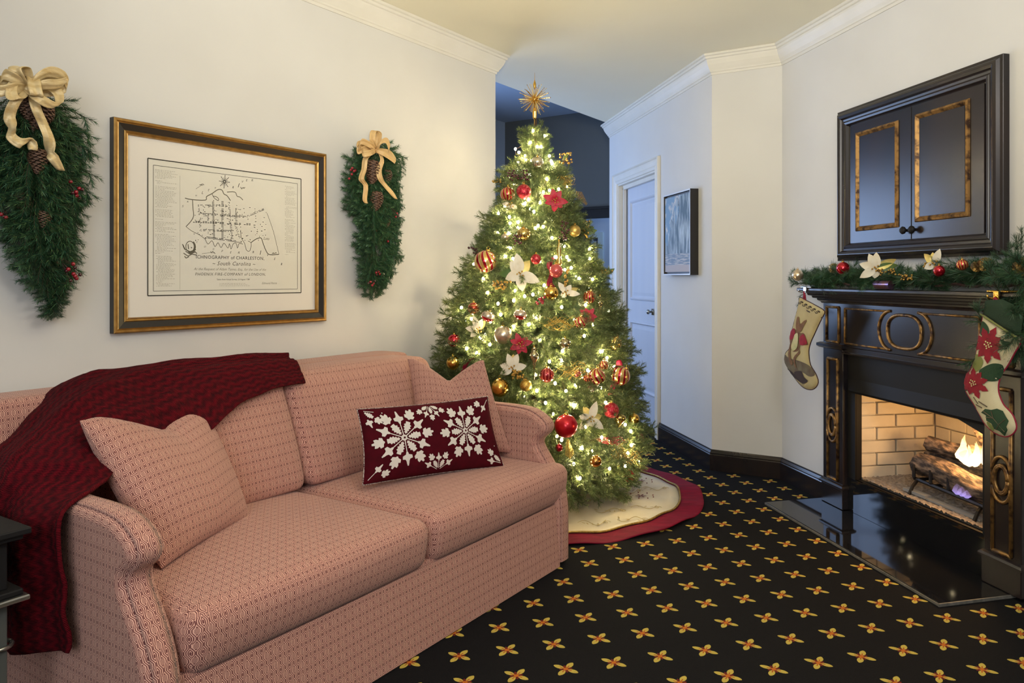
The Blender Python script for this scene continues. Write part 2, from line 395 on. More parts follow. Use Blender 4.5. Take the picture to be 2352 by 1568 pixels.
    def sweep(s, path, prof, up=Z, side=None, closed=False):
        "profile [(out, up)] along a plan path with mitres; side(k) outward normals"
        b = len(s.v); n = len(prof); m = len(path)
        P = [Vector(p) for p in path]; nr = []
        for i in range(m - 1):
            d = (P[i + 1] - P[i]).normalized(); nr.append(Vector((-d.y, d.x, 0)))
        for i in range(m):
            if i == 0: o = nr[0]
            elif i == m - 1: o = nr[-1]
            else: o = (nr[i - 1] + nr[i]) / (1 + nr[i - 1].dot(nr[i]))
            for a, h in prof: s.v.append(P[i] + o * a + up * h)
        for i in range(m - 1):
            for k in range(n - 1): s.face((b + i * n + k, b + (i + 1) * n + k, b + (i + 1) * n + k + 1, b + i * n + k + 1))
        s.face([b + k for k in range(n)]); s.face([b + (m - 1) * n + k for k in range(n - 1, -1, -1)])
    def prism(s, poly, fa, fb):
        "poly 2D; fa(p), fb(p) give the two faces"
        n = len(poly); b = s.add([fa(p) for p in poly] + [fb(p) for p in poly], [])
        s.face([b + i for i in range(n)]); s.face([b + n + i for i in range(n - 1, -1, -1)])
        for i in range(n): s.face((b + i, b + (i + 1) % n, b + n + (i + 1) % n, b + n + i))
    def mesh(s, name, mat, org=Vector((0, 0, 0)), smooth=False, merge=False):
        me = bpy.data.meshes.new(name); me.from_pydata([v - org for v in s.v], [], s.f)
        for m_ in mats(mat): me.materials.append(m_)
        if any(u for u in s.uv):
            L = me.uv_layers.new(name='UVMap'); d = L.data; k = 0
            for p, u in zip(me.polygons, s.uv):
                for t in range(p.loop_total):
                    if u: d[k].uv = u[t]
                    k += 1
        for p, mi in zip(me.polygons, s.mi): p.material_index = mi
        if smooth: me.polygons.foreach_set('use_smooth', [True] * len(me.polygons))
        me.validate(); me.update(); return me
    def build(s, name, mat, parent=None, smooth=False, loc=None, label=None, cat=None, group=None, kind=None):
        org = ORG[parent] if parent is not None else (Vector(loc) if loc is not None else Vector((0, 0, 0)))
        o = bpy.data.objects.new(name, s.mesh(name, mat, org, smooth)); COL.objects.link(o)
        if parent is not None: o.parent = parent
        else: o.location = org
        ORG[o] = org; return tag(o, label, cat, group, kind)
def struct(name, mb, mat, smooth=False): return mb.build(name, mat, None, smooth, kind='structure')
def inst(me, name, mtx, parent=None, label=None):
    o = bpy.data.objects.new(name, me); COL.objects.link(o)
    if parent is not None: o.parent = parent; o.matrix_local = Matrix.Translation(-ORG[parent]) @ mtx; ORG[o] = ORG[parent]
    else: o.matrix_local = mtx
    if label: o['label'] = label
    return o
def smooth_mod(o, lv=1):
    m = o.modifiers.new('subdivision', 'SUBSURF'); m.levels = lv; m.render_levels = lv; return o
def bevel(o, wd=.003, seg=2):
    m = o.modifiers.new('bevel', 'BEVEL'); m.width = wd; m.segments = seg; m.limit_method = 'ANGLE'; m.angle_limit = radians(40); return o
def inpoly(p, poly):
    c = False; n = len(poly)
    for i in range(n):
        a = poly[i]; b = poly[i - 1]
        if (a[1] > p[1]) != (b[1] > p[1]) and p[0] < (b[0] - a[0]) * (p[1] - a[1]) / (b[1] - a[1]) + a[0]: c = not c
    return c
def dedge(p, poly):
    best = 9e9; n = len(poly)
    for i in range(n):
        ax, ay = poly[i - 1]; bx, by = poly[i]; dx, dy = bx - ax, by - ay; L = dx * dx + dy * dy or 1e-12
        t = max(0, min(1, ((p[0] - ax) * dx + (p[1] - ay) * dy) / L)); d = (ax + t * dx - p[0]) ** 2 + (ay + t * dy - p[1]) ** 2
        if d < best: best = d
    return sqrt(best)
def catmull(pts, k=4, closed=True):
    out = []; n = len(pts); rng = range(n) if closed else range(n - 1)
    for i in rng:
        g = (lambda j: pts[j % n]) if closed else (lambda j: pts[max(0, min(n - 1, j))])
        p0, p1, p2, p3 = g(i - 1), g(i), g(i + 1), g(i + 2)
        for t in range(k):
            t /= k
            out.append(tuple(.5 * ((2 * b) + (-a + c) * t + (2 * a - 5 * b + 4 * c - d) * t * t + (-a + 3 * b - 3 * c + d) * t ** 3) for a, b, c, d in zip(p0, p1, p2, p3)))
    if not closed: out.append(tuple(pts[-1]))
    return out
def patch(mb, poly, fn, step=None, back=None):
    "triangulated 2D polygon mapped through fn(x, y, distance to edge)"
    pts = [Vector(p) for p in poly]; n = len(pts)
    if step:
        xs = [p[0] for p in poly]; ys = [p[1] for p in poly]
        x = min(xs) + step / 2
        while x < max(xs):
            y = min(ys) + step / 2
            while y < max(ys):
                if inpoly((x, y), poly) and dedge((x, y), poly) > step * .45: pts.append(Vector((x, y)))
                y += step
            x += step
    vs, _, fs, *_r = geometry.delaunay_2d_cdt([Vector(p[:2]) for p in pts], [(i, (i + 1) % n) for i in range(n)], [], 1, 1e-7)
    b = mb.add([fn(v.x, v.y, dedge(v, poly)) for v in vs], [])
    for f in fs: mb.face([b + i for i in f], [tuple(vs[i]) for i in f])
    if back:
        b2 = mb.add([back(v.x, v.y, dedge(v, poly)) for v in vs], [])
        for f in fs: mb.face([b2 + i for i in reversed(f)], [tuple(vs[i]) for i in reversed(f)])
# ================================================================== SETTING
def rect(mb, fr, a0, a1, z0, z1, s0=0.0, s1=-.12): mb.box((a0, s1, z0), (a1, s0, z1), fr)
m = MB(); m.box((-5, -3, -.06), (7, 13, 0)); struct('floor', m, 'carpet')
# ceiling: the main slab ends on a line behind the sofa wall, the alcove beyond is higher
m = MB(); e0 = LW(-.12, -.40); e1 = LW(3.4, -.40); k0 = LW(-7, -.40); k1 = LW(-7, 5); k2 = LW(3.4, 5)
poly = [k0, e1, k2, k1]
m.add([Vector((p.x, p.y, CEIL)) for p in poly] + [Vector((p.x, p.y, CEIL + .45)) for p in poly], [(0, 1, 2, 3), (7, 6, 5, 4), (0, 4, 5, 1), (1, 5, 6, 2), (2, 6, 7, 3), (3, 7, 4, 0)])
struct('ceiling', m, 'ceiling_paint')
m = MB(); poly = [LW(-1.0, -.40, 3.08), LW(6.0, -.40, 3.08), LW(6.0, -2.7, 3.08), LW(-1.0, -2.7, 3.08)]
m.add(poly + [p + Z * .05 for p in poly], [(0, 1, 2, 3), (7, 6, 5, 4), (0, 4, 5, 1), (1, 5, 6, 2), (2, 6, 7, 3), (3, 7, 4, 0)]); struct('ceiling', m, 'blue_paint')
m = MB(); rect(m, LW, -6.2, 0, 0, CEIL); struct('wall_left', m, 'wall_paint')
AB = (B0 - A0); ABl = AB.length; AD = AB.normalized(); AN = Vector((AD.y, -AD.x, 0))
def AW(t, s, z=0): return A0 + AD * t + AN * s + Z * z
m = MB(); poly = [A0, B0, B0 - AN * .0 + Vector((.3, .3, 0)), A0 + Vector((.25, .25, 0))]
m.add(poly + [p + Z * CEIL for p in poly], [(3, 2, 1, 0), (4, 5, 6, 7), (0, 1, 5, 4), (1, 2, 6, 5), (2, 3, 7, 6), (3, 0, 4, 7)]); struct('wall_middle', m, 'wall_paint')
m = MB()   # fireplace wall with the firebox hole r .72-1.58, z .17-.64
rect(m, RW, 0, .72, 0, CEIL); rect(m, RW, 1.58, 6.0, 0, CEIL); rect(m, RW, .72, 1.58, .66, CEIL); rect(m, RW, .72, 1.58, 0, .17); struct('wall_right', m, 'wall_paint')
DR0, DR1, DH = 1.005, 1.95, 2.045
m = MB(); rect(m, DW, 0, DR0, 0, CEIL); rect(m, DW, DR1, 2.2, 0, CEIL); rect(m, DW, DR0, DR1, DH, CEIL); struct('wall_hall', m, 'wall_paint')
# alcove: slate wall with a doorway at the far end, blue wall with a window along its left side
K = Vector((-.73, 9.0, 0))
def BW(t, s, z=0): return K + LN * t - LD * s + Z * z          # t across the far wall, s towards us
def tB(px, py): return (meet(px, py, K, LD) - K).dot(LN)
t0 = tB(1333, 600); ztop = meet(1360, 500, K, LD).z
m = MB(); m.box((-.1, -.12, 0), (t0, 0, 3.08), BW); m.box((t0, -.12, ztop), (2.6, 0, 3.08), BW); struct('wall_back', m, 'slate_paint')
m = MB(); ztc = meet(1360, 476, K, LD).z
m.box((t0 - .13, 0, 0), (t0, .04, ztc), BW); m.box((t0 - .13, 0, ztop), (2.6, .045, ztc), BW); m.box((t0 - .16, 0, ztc - .03), (2.6, .07, ztc), BW)
struct('trim_1', m, 'black_satin')
m = MB(); m.box((-1.0, -1.32, 0), (3.5, -1.2, 3.08), BW); struct('wall_far_room', m, 'blue_paint')
m = MB(); uK = toL(K).x; sK = toL(K).y
m.box((-1.0, sK - .12, 0), (.1, sK, 3.08), LW); m.box((1.9, sK - .12, 0), (uK + 1.3, sK, 3.08), LW); m.box((.1, sK - .12, 0), (1.9, sK, .85), LW); m.box((.1, sK - .12, 2.25), (1.9, sK, 3.08), LW)
struct('wall_alcove', m, 'blue_paint')
m = MB(); m.box((.1, sK - .10, .85), (1.9, sK - .09, 2.25), LW); struct('window_1', m, 'window_day')
m = MB()
for u in (.1, .97, 1.83): m.box((u, sK - .09, .85), (u + .06, sK + .02, 2.25), LW)
for zz in (.85, 1.52, 2.19): m.box((.1, sK - .085, zz), (1.9, sK + .015, zz + .06), LW)
struct('window_2', m, 'trim_paint')
# crown moulding
CR = [(0, -.125), (.006, -.125), (.008, -.112), (.014, -.108), (.016, -.100), (.024, -.088), (.036, -.066), (.044, -.044), (.046, -.034), (.054, -.030), (.056, -.018), (.066, -.014), (.066, -.0005), (0, -.0005)]
def at_ceiling(pts): return [Vector((p.x, p.y, CEIL)) for p in pts]
m = MB(); m.sweep(at_ceiling([LW(0, -.35), LW(0, 0), LW(-6.2, 0)]), CR, side=None)
struct('trim_2', m, 'trim_paint')
m = MB(); m.sweep(at_ceiling([RW(6, 0), B0, A0, DW(2.2, 0), DW(2.2, -.3)]), CR); struct('trim_3', m, 'trim_paint')
# baseboards: black, stepped cap
BB = [(0, 0), (.018, 0), (.018, .098), (.015, .104), (.017, .110), (.013, .116), (.008, .124), (.007, .130), (0, .130)]
m = MB(); m.sweep([RW(.50, 0), B0, A0, DW(.912, 0)], BB); struct('baseboard_right', m, 'black_lacquer')
m = MB(); m.sweep([LW(0, -.12), LW(0, 0), LW(-6.2, 0)], BB); struct('baseboard_left', m, 'black_lacquer')
m = MB(); m.sweep([RW(6, 0), RW(1.86, 0)], BB); struct('baseboard_corner', m, 'black_lacquer')
# door casing, jamb and door in the corridor wall
m = MB(); CP = [(0, .0), (0, .022), (.012, .026), (.018, .018), (.030, .018), (.060, .012), (.072, .016), (.090, .010), (.095, 0)]
o0, o1, ot = DR0 - .095, DR1 + .095, DH + .095
def dring(x0, x1, zt, prof):
    b = len(m.v)
    for ins, h in prof:
        for (x, z) in ((x0 + ins, 0), (x0 + ins, zt - ins), (x1 - ins, zt - ins), (x1 - ins, 0)): m.v.append(DW(x, h, z))
    for i in range(len(prof) - 1):
        for k in range(3): m.face((b + 4 * i + k, b + 4 * i + k + 1, b + 4 * i + 4 + k + 1, b + 4 * i + 4 + k))
dring(o0, o1, ot, CP); struct('trim_4', m, 'trim_paint')
m = MB(); m.box((DR0, -.16, 0), (DR0 + .012, 0, DH), DW); m.box((DR1 - .012, -.16, 0), (DR1, 0, DH), DW); m.box((DR0, -.16, DH - .012), (DR1, 0, DH), DW)
m.box((DR1 - .045, -.065, 0), (DR1, -.04, DH - .03), DW); m.box((DR0, -.065, DH - .045), (DR1, -.04, DH), DW); struct('trim_5', m, 'trim_paint')
q0, q1 = DR0 + .012, DR1 - .012
m = MB(); m.box((q0, -.115, .012), (q1, -.075, DH - .012), DW); door = struct('door_1', m, 'door_paint'); ORG[door] = Vector((0, 0, 0))
for (za, zb) in ((1.03, 1.89), (.265, .853)):
    m = MB(); m.ring(q0 + .14, q1 - .14, za, zb, [(0, -.075), (.004, -.062), (.016, -.058), (.024, -.070), (.034, -.084), (.04, -.084)], DW)
    bevel(m.build('panel_moulding', 'door_paint', door), .001)
    m = MB(); m.ring(q0 + .18, q1 - .18, za + .04, zb - .04, [(0, -.074), (.002, -.0735), (.4, -.0735)] if 0 else [(0, -.0748), (.025, -.071), (.03, -.071)], DW); x0, x1 = q0 + .21, q1 - .21
    m.add([DW(x0, -.071, za + .07), DW(x1, -.071, za + .07), DW(x1, -.071, zb - .07), DW(x0, -.071, zb - .07)], [(0, 1, 2, 3)]); m.build('panel', 'door_paint', door)
m = MB(); kp = toD(DWp(1500, 716, -.075)); m.box((kp.x - .02, -.075, kp.z - .025), (kp.x + .02, -.068, kp.z + .025), DW)
m.lathe([(.008, 0), (.008, .02), (.018, .028), (.020, .038), (.012, .046), (0, .047)], DW(kp.x, -.068, kp.z), 16, DN); m.build('door_knob', 'nickel', door, True)

# ================================================================== HEARTH, MANTEL, FIREBOX
F0, F1 = .49, 1.79              # outer edges of the pilasters
FS = .035                       # mantel face off the wall
hearth = thing('hearth_slab', RW(1.09, .18, 0), 'polished black granite hearth slab in front of the fireplace', 'hearth')
m = MB(); m.box((.445, .002, .001), (1.742, .356, .013), RW); o = bevel(m.build('slab', 'granite', hearth), .002)
m = MB(); m.box((1.742, .002, .001), (1.748, .362, .012), RW); m.box((.445, .356, .001), (1.748, .361, .010), RW); m.build('edge_strip', 'granite_edge', hearth)
mantel = thing('fireplace_mantel', RW(1.14, .02, 0), 'black lacquered fireplace mantel with gilt moulding, holding the garland', 'fireplace')
def mbox(name, a, b, mat='black_lacquer', bv=.003, par=None, label=None):
    m = MB(); m.box(a, b, RW); o = m.build(name, mat, par or mantel, label=label); bevel(o, bv); return o
pil = []
for (a, b) in ((F0, F0 + .18), (F1 - .18, F1)):
    p = mbox('pilaster', (a, .001, .014), (b, FS, .862)); pil.append(p)
    mbox('plinth', (a - .006, .001, .014), (b + .006, FS + .008, .118), par=p)
    m = MB(); m.sweep([RW(b + .006, .001, .118), RW(b + .006, FS + .008, .118), RW(a - .006, FS + .008, .118), RW(a - .006, .001, .118)], [(0, 0), (.010, .002), (.010, .010), (.004, .018), (-.006, .024), (-.01, .024)]); m.build('plinth_cap', 'black_lacquer', p)
    m = MB(); m.sweep([RW(b, .001, .862), RW(b, FS, .862), RW(a, FS, .862), RW(a, .001, .862)], [(0, -.02), (.016, -.016), (.026, -.008), (.026, .006), (.012, .012), (0, .012)]); m.build('capital', 'black_lacquer', p)
m = MB(); m.box((F0, .001, .862), (F1, FS, 1.10), RW); m.box((F0 + .18, .001, .830), (F1 - .18, FS, .862), RW); o = m.build('frieze', 'black_lacquer', mantel); bevel(o, .003); frieze = o
m = MB(); m.sweep([RW(F1 - .18, FS, .826), RW(F0 + .18, FS, .826)], [(0, 0), (.008, 0), (.010, .006), (.004, .012), (0, .012)]); m.build('frieze_bead', 'black_lacquer', frieze)
# shelf: stepped bed mouldings under a board
SH = [(0, 1.085), (.006, 1.085), (.010, 1.092), (.022, 1.100), (.024, 1.108), (.040, 1.112), (.044, 1.122), (.058, 1.126), (.062, 1.136), (.078, 1.140), (.080, 1.150), (.0, 1.150)]
m = MB(); m.sweep([RW(F1, .001, 0), RW(F1, FS, 0), RW(F0, FS, 0), RW(F0, .001, 0)], SH); m.build('bed_moulding', 'black_lacquer', mantel)
m = MB(); m.box((F0 - .105, .001, 1.147), (F1 + .105, FS + .10, 1.166), RW); o = m.build('shelf', 'black_lacquer', mantel); bevel(o, .006, 3)
# gilt mouldings, raised round beads
def bead(pts, r=.0055, par=None, closed=False, name='gilt_bead'):
    m = MB(); P = [RW(a, FS + .002, z) for a, z in pts]
    if closed: P = P + [P[0], P[1]]
    m.tube(P, r, 6); return m.build(name, 'gilt_worn', par or frieze, True)
def rectpts(a, b, c, d, k=6):
    P = []
    for (p, q) in (((a, c), (b, c)), ((b, c), (b, d)), ((b, d), (a, d)), ((a, d), (a, c))): P += [(p[0] + (q[0] - p[0]) * t / k, p[1] + (q[1] - p[1]) * t / k) for t in range(k)]
    return P
def rectbead(a, b, c, d, par, r=.0065):
    for (p, q) in (((a, c), (b, c)), ((b, c), (b, d)), ((b, d), (a, d)), ((a, d), (a, c))): bead([p, q], r, par)
for a, p in ((F0, pil[0]), (F1 - .18, pil[1])):
    rectbead(a + .045, a + .135, .155, .79, p, .0085)
    rectbead(a + .035, a + .145, .882, 1.065, frieze, .0075)
    m = MB(); cx_, cz = a + .09, .44                                # oval roundel over crescents
    for dz, rr, a0, a1 in ((0, (.030, .050), 0, 2 * pi), (0, (.036, .056), 0, 2 * pi)):
        m.tube([RW(cx_ + rr[0] * cos(t), FS + .006, cz + dz + rr[1] * sin(t)) for t in [a0 + (a1 - a0) * k / 24 for k in range(25)]], .007, 6)
    for sg in (1, -1): m.tube([RW(cx_ + .044 * cos(t), FS + .004, cz + sg * (.030 + .058 * sin(t))) for t in [pi * k / 14 for k in range(15)]], .0075, 6)
    m.build('roundel', 'gilt_worn', p, True, label='worn gilt oval roundel')
CM = (F0 + F1) / 2
zt, zb = 1.062, .882
bead([(F0 + .20, zb), (F0 + .20, zt)], .0065); bead([(F1 - .20, zb), (F1 - .20, zt)], .0065)
bead([(F0 + .20, zt), (CM - .10, zt)]); bead([(F0 + .20, zb), (CM - .10, zb)]); bead([(F1 - .20, zt), (CM + .10, zt)]); bead([(F1 - .20, zb), (CM + .10, zb)])
for sg in (-1, 1): bead([(CM + sg * (.095 + .085 * cos(t)), (zt + zb) / 2 + .092 * sin(t)) for t in [-pi / 2 + pi * k / 16 for k in range(17)]], .0075, name='gilt_arc')
P = []
for k in range(32):
    t = 2 * pi * k / 32; c_, s_ = cos(t), sin(t); P.append((CM + .115 * math.copysign(abs(c_) ** .75, c_), (zt + zb) / 2 + .077 * math.copysign(abs(s_) ** .75, s_)))
bead(P, .008, None, True, 'gilt_oval')
# black metal surround, hood, apron of the firebox
ins = thing('gas_fireplace', RW(1.14, -.2, 0), 'gas fireplace insert with cream brick lining behind black surround', 'fireplace')
o0, o1 = .735, 1.575; FZ0, FZ1 = .185, .635
m = MB(); m.box((F0 + .18, .001, .014), (F1 - .18, .010, FZ0), RW); o = m.build('apron', 'granite', ins)
m = MB(); m.box((F0 + .181, .001, .70), (F1 - .181, .008, .829), RW); m.build('upper_panel', 'black_satin', ins)
for (a_, b_) in ((F0 + .18, o0), (o1, F1 - .18)): m = MB(); m.box((a_, .001, FZ0), (b_, .009, .70), RW); m.build('side_panel', 'black_satin', ins)
m = MB(); P = [(F0 + .185, .008, .70), (F1 - .185, .008, .70), (F1 - .20, .020, .640), (F0 + .20, .020, .640), (F0 + .20, .014, .628), (F1 - .20, .014, .628), (F1 - .20, -.02, .628), (F0 + .20, -.02, .628)]
m.add([RW(*p) for p in P], [(0, 1, 2, 3), (3, 2, 5, 4), (4, 5, 6, 7), (0, 3, 4, 7), (1, 6, 5, 2)]); m.build('hood', 'black_satin', ins)
m = MB()
m.prism([(1.40, .63), (1.60, .63), (1.60, .575)], lambda p: RW(p[0], -.012, p[1]), lambda p: RW(p[0], -.004, p[1])); m.build('hood_gusset', 'black_satin', ins)
m = MB(); m.box((o0 - .012, -.03, FZ0), (o0, .006, FZ1), RW); m.box((o1, -.03, FZ0), (o1 + .012, .006, FZ1), RW); m.box((o0 - .012, -.03, FZ0 - .012), (o1 + .012, .008, FZ0), RW); m.build('jamb', 'black_satin', ins)
# firebox shell: mortar coloured box with bricks proud of it
D = .44; bl0, bl1 = o0 + .03, o1 - .03
m = MB(); q = .025
m.add([RW(o0 - q, -.012, FZ0 - .004), RW(bl0 - q, -D - q, FZ0 - .004), RW(bl1 + q, -D - q, FZ0 - .004), RW(o1 + q, -.012, FZ0 - .004), RW(o0 - q, -.012, .70), RW(bl0 - q, -D - q, .70), RW(bl1 + q, -D - q, .70), RW(o1 + q, -.012, .70)],
      [(0, 1, 5, 4), (1, 2, 6, 5), (2, 3, 7, 6), (0, 3, 2, 1), (4, 5, 6, 7)]); m.build('shell', 'mortar', ins)
Lf = lambda t, d, z: RW(o0 - q + (bl0 - o0) * t / D + d, -.012 - t, z)
Bk = lambda t, d, z: RW(bl0 + t, -D - q + d, z)
Rt = lambda t, d, z: RW(o1 + q - (o1 - bl1) * t / D - d, -.012 - t, z)
bh = .0655
def bricks(fr, length):
    for row in range(8):
        z0 = FZ0 + row * bh; x = -.109 if row % 2 else 0.0
        while x < length:
            a, b = max(x, 0) + .003, min(x + .212, length) - .001
            if b - a > .012 and z0 + .006 < .70:
                m = MB(); d = .020 + random.uniform(-.0015, .0015); m.box((a, 0, z0 + .003), (b, d, min(z0 + bh - .003, .70)), fr); o = m.build('brick', 'firebrick', ins); bevel(o, .0025, 1)
            x += .218
bricks(Lf, D); bricks(Bk, bl1 - bl0 - .0); bricks(Rt, D)
m = MB()
m.grid(lambda a, b: RW(o0 + .01 + (o1 - o0 - .02) * a, -.02 - (D - .01) * b, FZ0 + .012 + .010 * noise.noise(Vector((a * 60, b * 34, 0)))), 110, 60); o = m.build('gravel_bed', 'gravel', ins, kind='stuff')
# fire: grate, logs, burner, flames
grate = thing('log_grate', RW(1.25, -.2, FZ0), 'black iron grate cradling the gas logs in the firebox', 'grate')
g0, g1, gs = 1.02, 1.50, -.115
m = MB()
m.tube([RW(g0, gs, FZ0 + .075), RW(g1, gs + .03, FZ0 + .075)], .009, 6); m.tube([RW(g0, -.32, FZ0 + .075), RW(g1, -.32, FZ0 + .075)], .009, 6); m.build('rail', 'black_iron', grate)
for k in range(5):
    a = g0 + .012 + (g1 - g0 - .03) * k / 4; m = MB(); m.tube([RW(a, -.34, FZ0 + .075), RW(a, gs, FZ0 + .070), RW(a, gs + .012, FZ0 + .085), RW(a, gs + .012, FZ0 + .145)], .008, 6); m.build('bar', 'black_iron', grate)
for a in (g0 + .03, g1 - .05):
    m = MB(); m.tube([RW(a, gs + .01, FZ0 + .07), RW(a + .015, gs + .045, FZ0 + .05), RW(a + .01, gs + .06, FZ0 + .012)], .009, 6); m.tube([RW(a, -.30, FZ0 + .07), RW(a, -.30, FZ0 + .01)], .008, 6); m.build('leg', 'black_iron', grate)
burner = MB(); burner.box((g0 - .01, gs + .02, FZ0 + .018), (g0 + .14, gs + .055, FZ0 + .032), RW); burner.box((g0 + .14, gs + .015, FZ0 + .014), (g1 - .02, gs + .05, FZ0 + .022), RW)
burner.build('burner_tray', 'ash_grey', None, loc=RW(1.2, -.1, FZ0), label='grey metal gas burner tray in front of the log grate', cat='burner')
def log(a, b, r, label, nm='gas_log', seed=0, r2=None):
    t = thing(nm, (a + b) / 2 - Z * r, label, 'log'); rr = r2 or r; d = (b - a); L = d.length; d.normalize(); x = d.orthogonal().normalized(); y = d.cross(x)
    def f(u, v):
        ang = 2 * pi * u; R_ = (r + (rr - r) * v) * (1 + .26 * noise.noise(Vector((cos(ang) * 2.2, sin(ang) * 2.2, v * 3 + seed))) + .10 * noise.noise(Vector((cos(ang) * 7, sin(ang) * 7, v * 2 + seed))))
        return a + d * L * v + (x * cos(ang) + y * sin(ang)) * R_ + Z * .02 * noise.noise(Vector((v * 2, seed, 0)))
    m = MB(); m.grid(f, 26, 18, True); m.build('bark', 'bark', t, True)
    for v in (0, 1):
        m = MB(); c = a + d * L * v; P = [c + d * (.006 if v else -.006)] + [f(k / 20, v) for k in range(20)]
        m.add(P, [(0, 1 + k, 1 + (k + 1) % 20) for k in range(20)]); m.build('cut_end', 'log_end', t)
    return t
log(RW(1.00, -.16, FZ0 + .135), RW(1.53, -.13, FZ0 + .130), .050, 'front gas log lying low behind the grate bars', seed=1)
log(RW(.97, -.27, FZ0 + .170), RW(1.53, -.30, FZ0 + .165), .062, 'thick rear gas log with rough bark behind the front log', seed=5)
log(RW(1.02, -.20, FZ0 + .235), RW(1.50, -.24, FZ0 + .245), .036, 'slim gas log laid across the top of the pile', seed=9)
log(RW(1.27, -.34, FZ0 + .24), RW(1.22, -.26, FZ0 + .375), .034, 'short stub of gas log standing up at the back of the pile', seed=14, r2=.018)
fl = thing('gas_flame', RW(1.42, -.2, FZ0 + .15), 'bright yellow-white gas flames above the logs at the right', 'flame')
for k in range(13):
    a = 1.22 + .022 * k + random.uniform(-.008, .008); h = random.uniform(.07, .13) * (1.0 + .75 * (k > 6)) ; s_ = -.18 + random.uniform(-.04, .04); wd = random.uniform(.7, 1.25); m = MB(); ph = random.random() * 6
    m.lathe([(.003, 0), (.020 * wd, h * .12), (.024 * wd, h * .28), (.018 * wd, h * .5), (.009 * wd, h * .75), (.0005, h)], RW(a, s_, FZ0 + .185 + random.uniform(0, .03)), 12)
    z0_ = min(v.z for v in m.v)
    for v in m.v: tz = (v.z - z0_) / h; v += RD * .016 * sin(ph + tz * 5) * tz + RN * .01 * cos(ph + tz * 4) * tz
    m.build('flame_tongue', 'flame_yellow', fl, True)
fb = thing('gas_flame', RW(1.42, -.09, FZ0 + .04), 'small blue gas flame low in front of the grate', 'flame')
for k in range(3):
    m = MB(); h = .05 - .008 * k; m.lathe([(.006, 0), (.020, h * .3), (.014, h * .65), (.001, h)], RW(1.33 + .028 * k, -.085, FZ0 + .085), 10); m.build('flame_tongue', 'flame_blue', fb, True)

# ================================================================== WALL CABINET above the mantel
cab = thing('wall_cabinet', RW(1.155, .01, 1.31), 'black two-door wall cabinet with gilt-edged panels above the mantel', 'cabinet')
c0, c1, cz0, cz1 = .614, 1.700, 1.309, 2.090
m = MB(); m.ring(c0, c1, cz0, cz1, [(0, .001), (0, .030), (.012, .034), (.020, .046), (.032, .052), (.044, .046), (.050, .036), (.062, .034), (.068, .040), (.080, .036), (.086, .022), (.094, .018), (.094, .001)], RW); o = m.build('frame', 'black_lacquer', cab); bevel(o, .0015, 1)
i0, i1, j0, j1 = c0 + .094, c1 - .094, cz0 + .094 - .01, cz1 - .094 + .01
mid = 1.172
for k, (a, b) in enumerate(((i0 + .004, mid - .002), (mid + .002, i1 - .008))):
    m = MB(); m.box((a, .002, j0 + .003), (b, .022, j1 - .004), RW); d = m.build('door', 'black_lacquer', cab); bevel(d, .002)
    pa = [toR(RWp(px, py, .024)) for px, py in (((1966, 305), (2063, 522)), ((2102, 263), (2227, 497.5)))[k]]
    x0, x1, za, zb_ = pa[0].x, pa[1].x, pa[1].z, pa[0].z
    m = MB(); m.ring(x0, x1, za, zb_, [(0, .022), (.003, .030), (.012, .034), (.020, .026), (.026, .020)], RW); m.build('panel_moulding', 'gilt_worn', d)
    m = MB(); m.add([RW(x0 + .026, .0235, za + .026), RW(x1 - .026, .0235, za + .026), RW(x1 - .026, .0235, zb_ - .026), RW(x0 + .026, .0235, zb_ - .026)], [(0, 1, 2, 3)]); m.build('panel', 'black_lacquer', d)
    m = MB(); kx = mid + (-.030 if k == 0 else .028); m.lathe([(.007, 0), (.006, .010), (.016, .016), (.018, .024), (.012, .032), (0, .034)], RW(kx, .022, j0 + .045), 16, RN); m.build('knob', 'black_satin', d, True)

# ================================================================== PICTURES
pic = thing('framed_map', LW(-1.86, .015, 1.4), 'large framed antique city map in black and gold frame between the sprays', 'framed map')
p0, p1, pz0, pz1 = -2.349, -1.372, 1.016, 1.809
for nm, pr, mt in (('outer_moulding', [(0, .002), (0, .028), (.004, .032), (.009, .032), (.013, .027), (.017, .030)], 'frame_gold'), ('black_band', [(.017, .030), (.040, .022)], 'frame_black'), ('inner_moulding', [(.040, .022), (.044, .026), (.050, .022), (.053, .024), (.056, .014)], 'frame_gold'), ('frame_side', [(-.0005, .001), (-.0005, .028)], 'frame_black')):
    m = MB(); m.ring(p0, p1, pz0, pz1, pr, LW); m.build(nm, mt, pic)
x0, x1, z0, z1 = p0 + .05, p1 - .05, pz0 + .05, pz1 - .05
m = MB(); m.box((x0, .003, z0), (x1, .012, z1), LW); m.build('mat', 'mat_board', pic)
mx0, mx1, mz0, mz1 = -2.216, -1.506, 1.152, 1.677
m = MB(); m.box((mx0, .0121, mz0), (mx1, .0126, mz1), LW); m.build('paper', 'paper', pic)
MS = .0132
def mp(x, y): return LW(mx0 + (mx1 - mx0) * x, MS, mz0 + (mz1 - mz0) * y)
def line(mb, pts, wd=.0012, asp=(mx1 - mx0) / (mz1 - mz0)):
    for a, b in zip(pts, pts[1:]):
        A = mp(*a); B_ = mp(*b); d = B_ - A
        if d.length < 1e-6: continue
        d.normalize(); n = d.cross(LN) * wd / 2; mb.add([A - n, B_ - n, B_ + n, A + n], [(0, 1, 2, 3)])
m = MB(); line(m, [(0, 0), (1, 0), (1, 1), (0, 1), (0, 0)], .004); line(m, [(.03, .033), (.972, .033), (.972, .955), (.03, .955), (.03, .033)], .0016); m.build('border_rule', 'ink', pic)
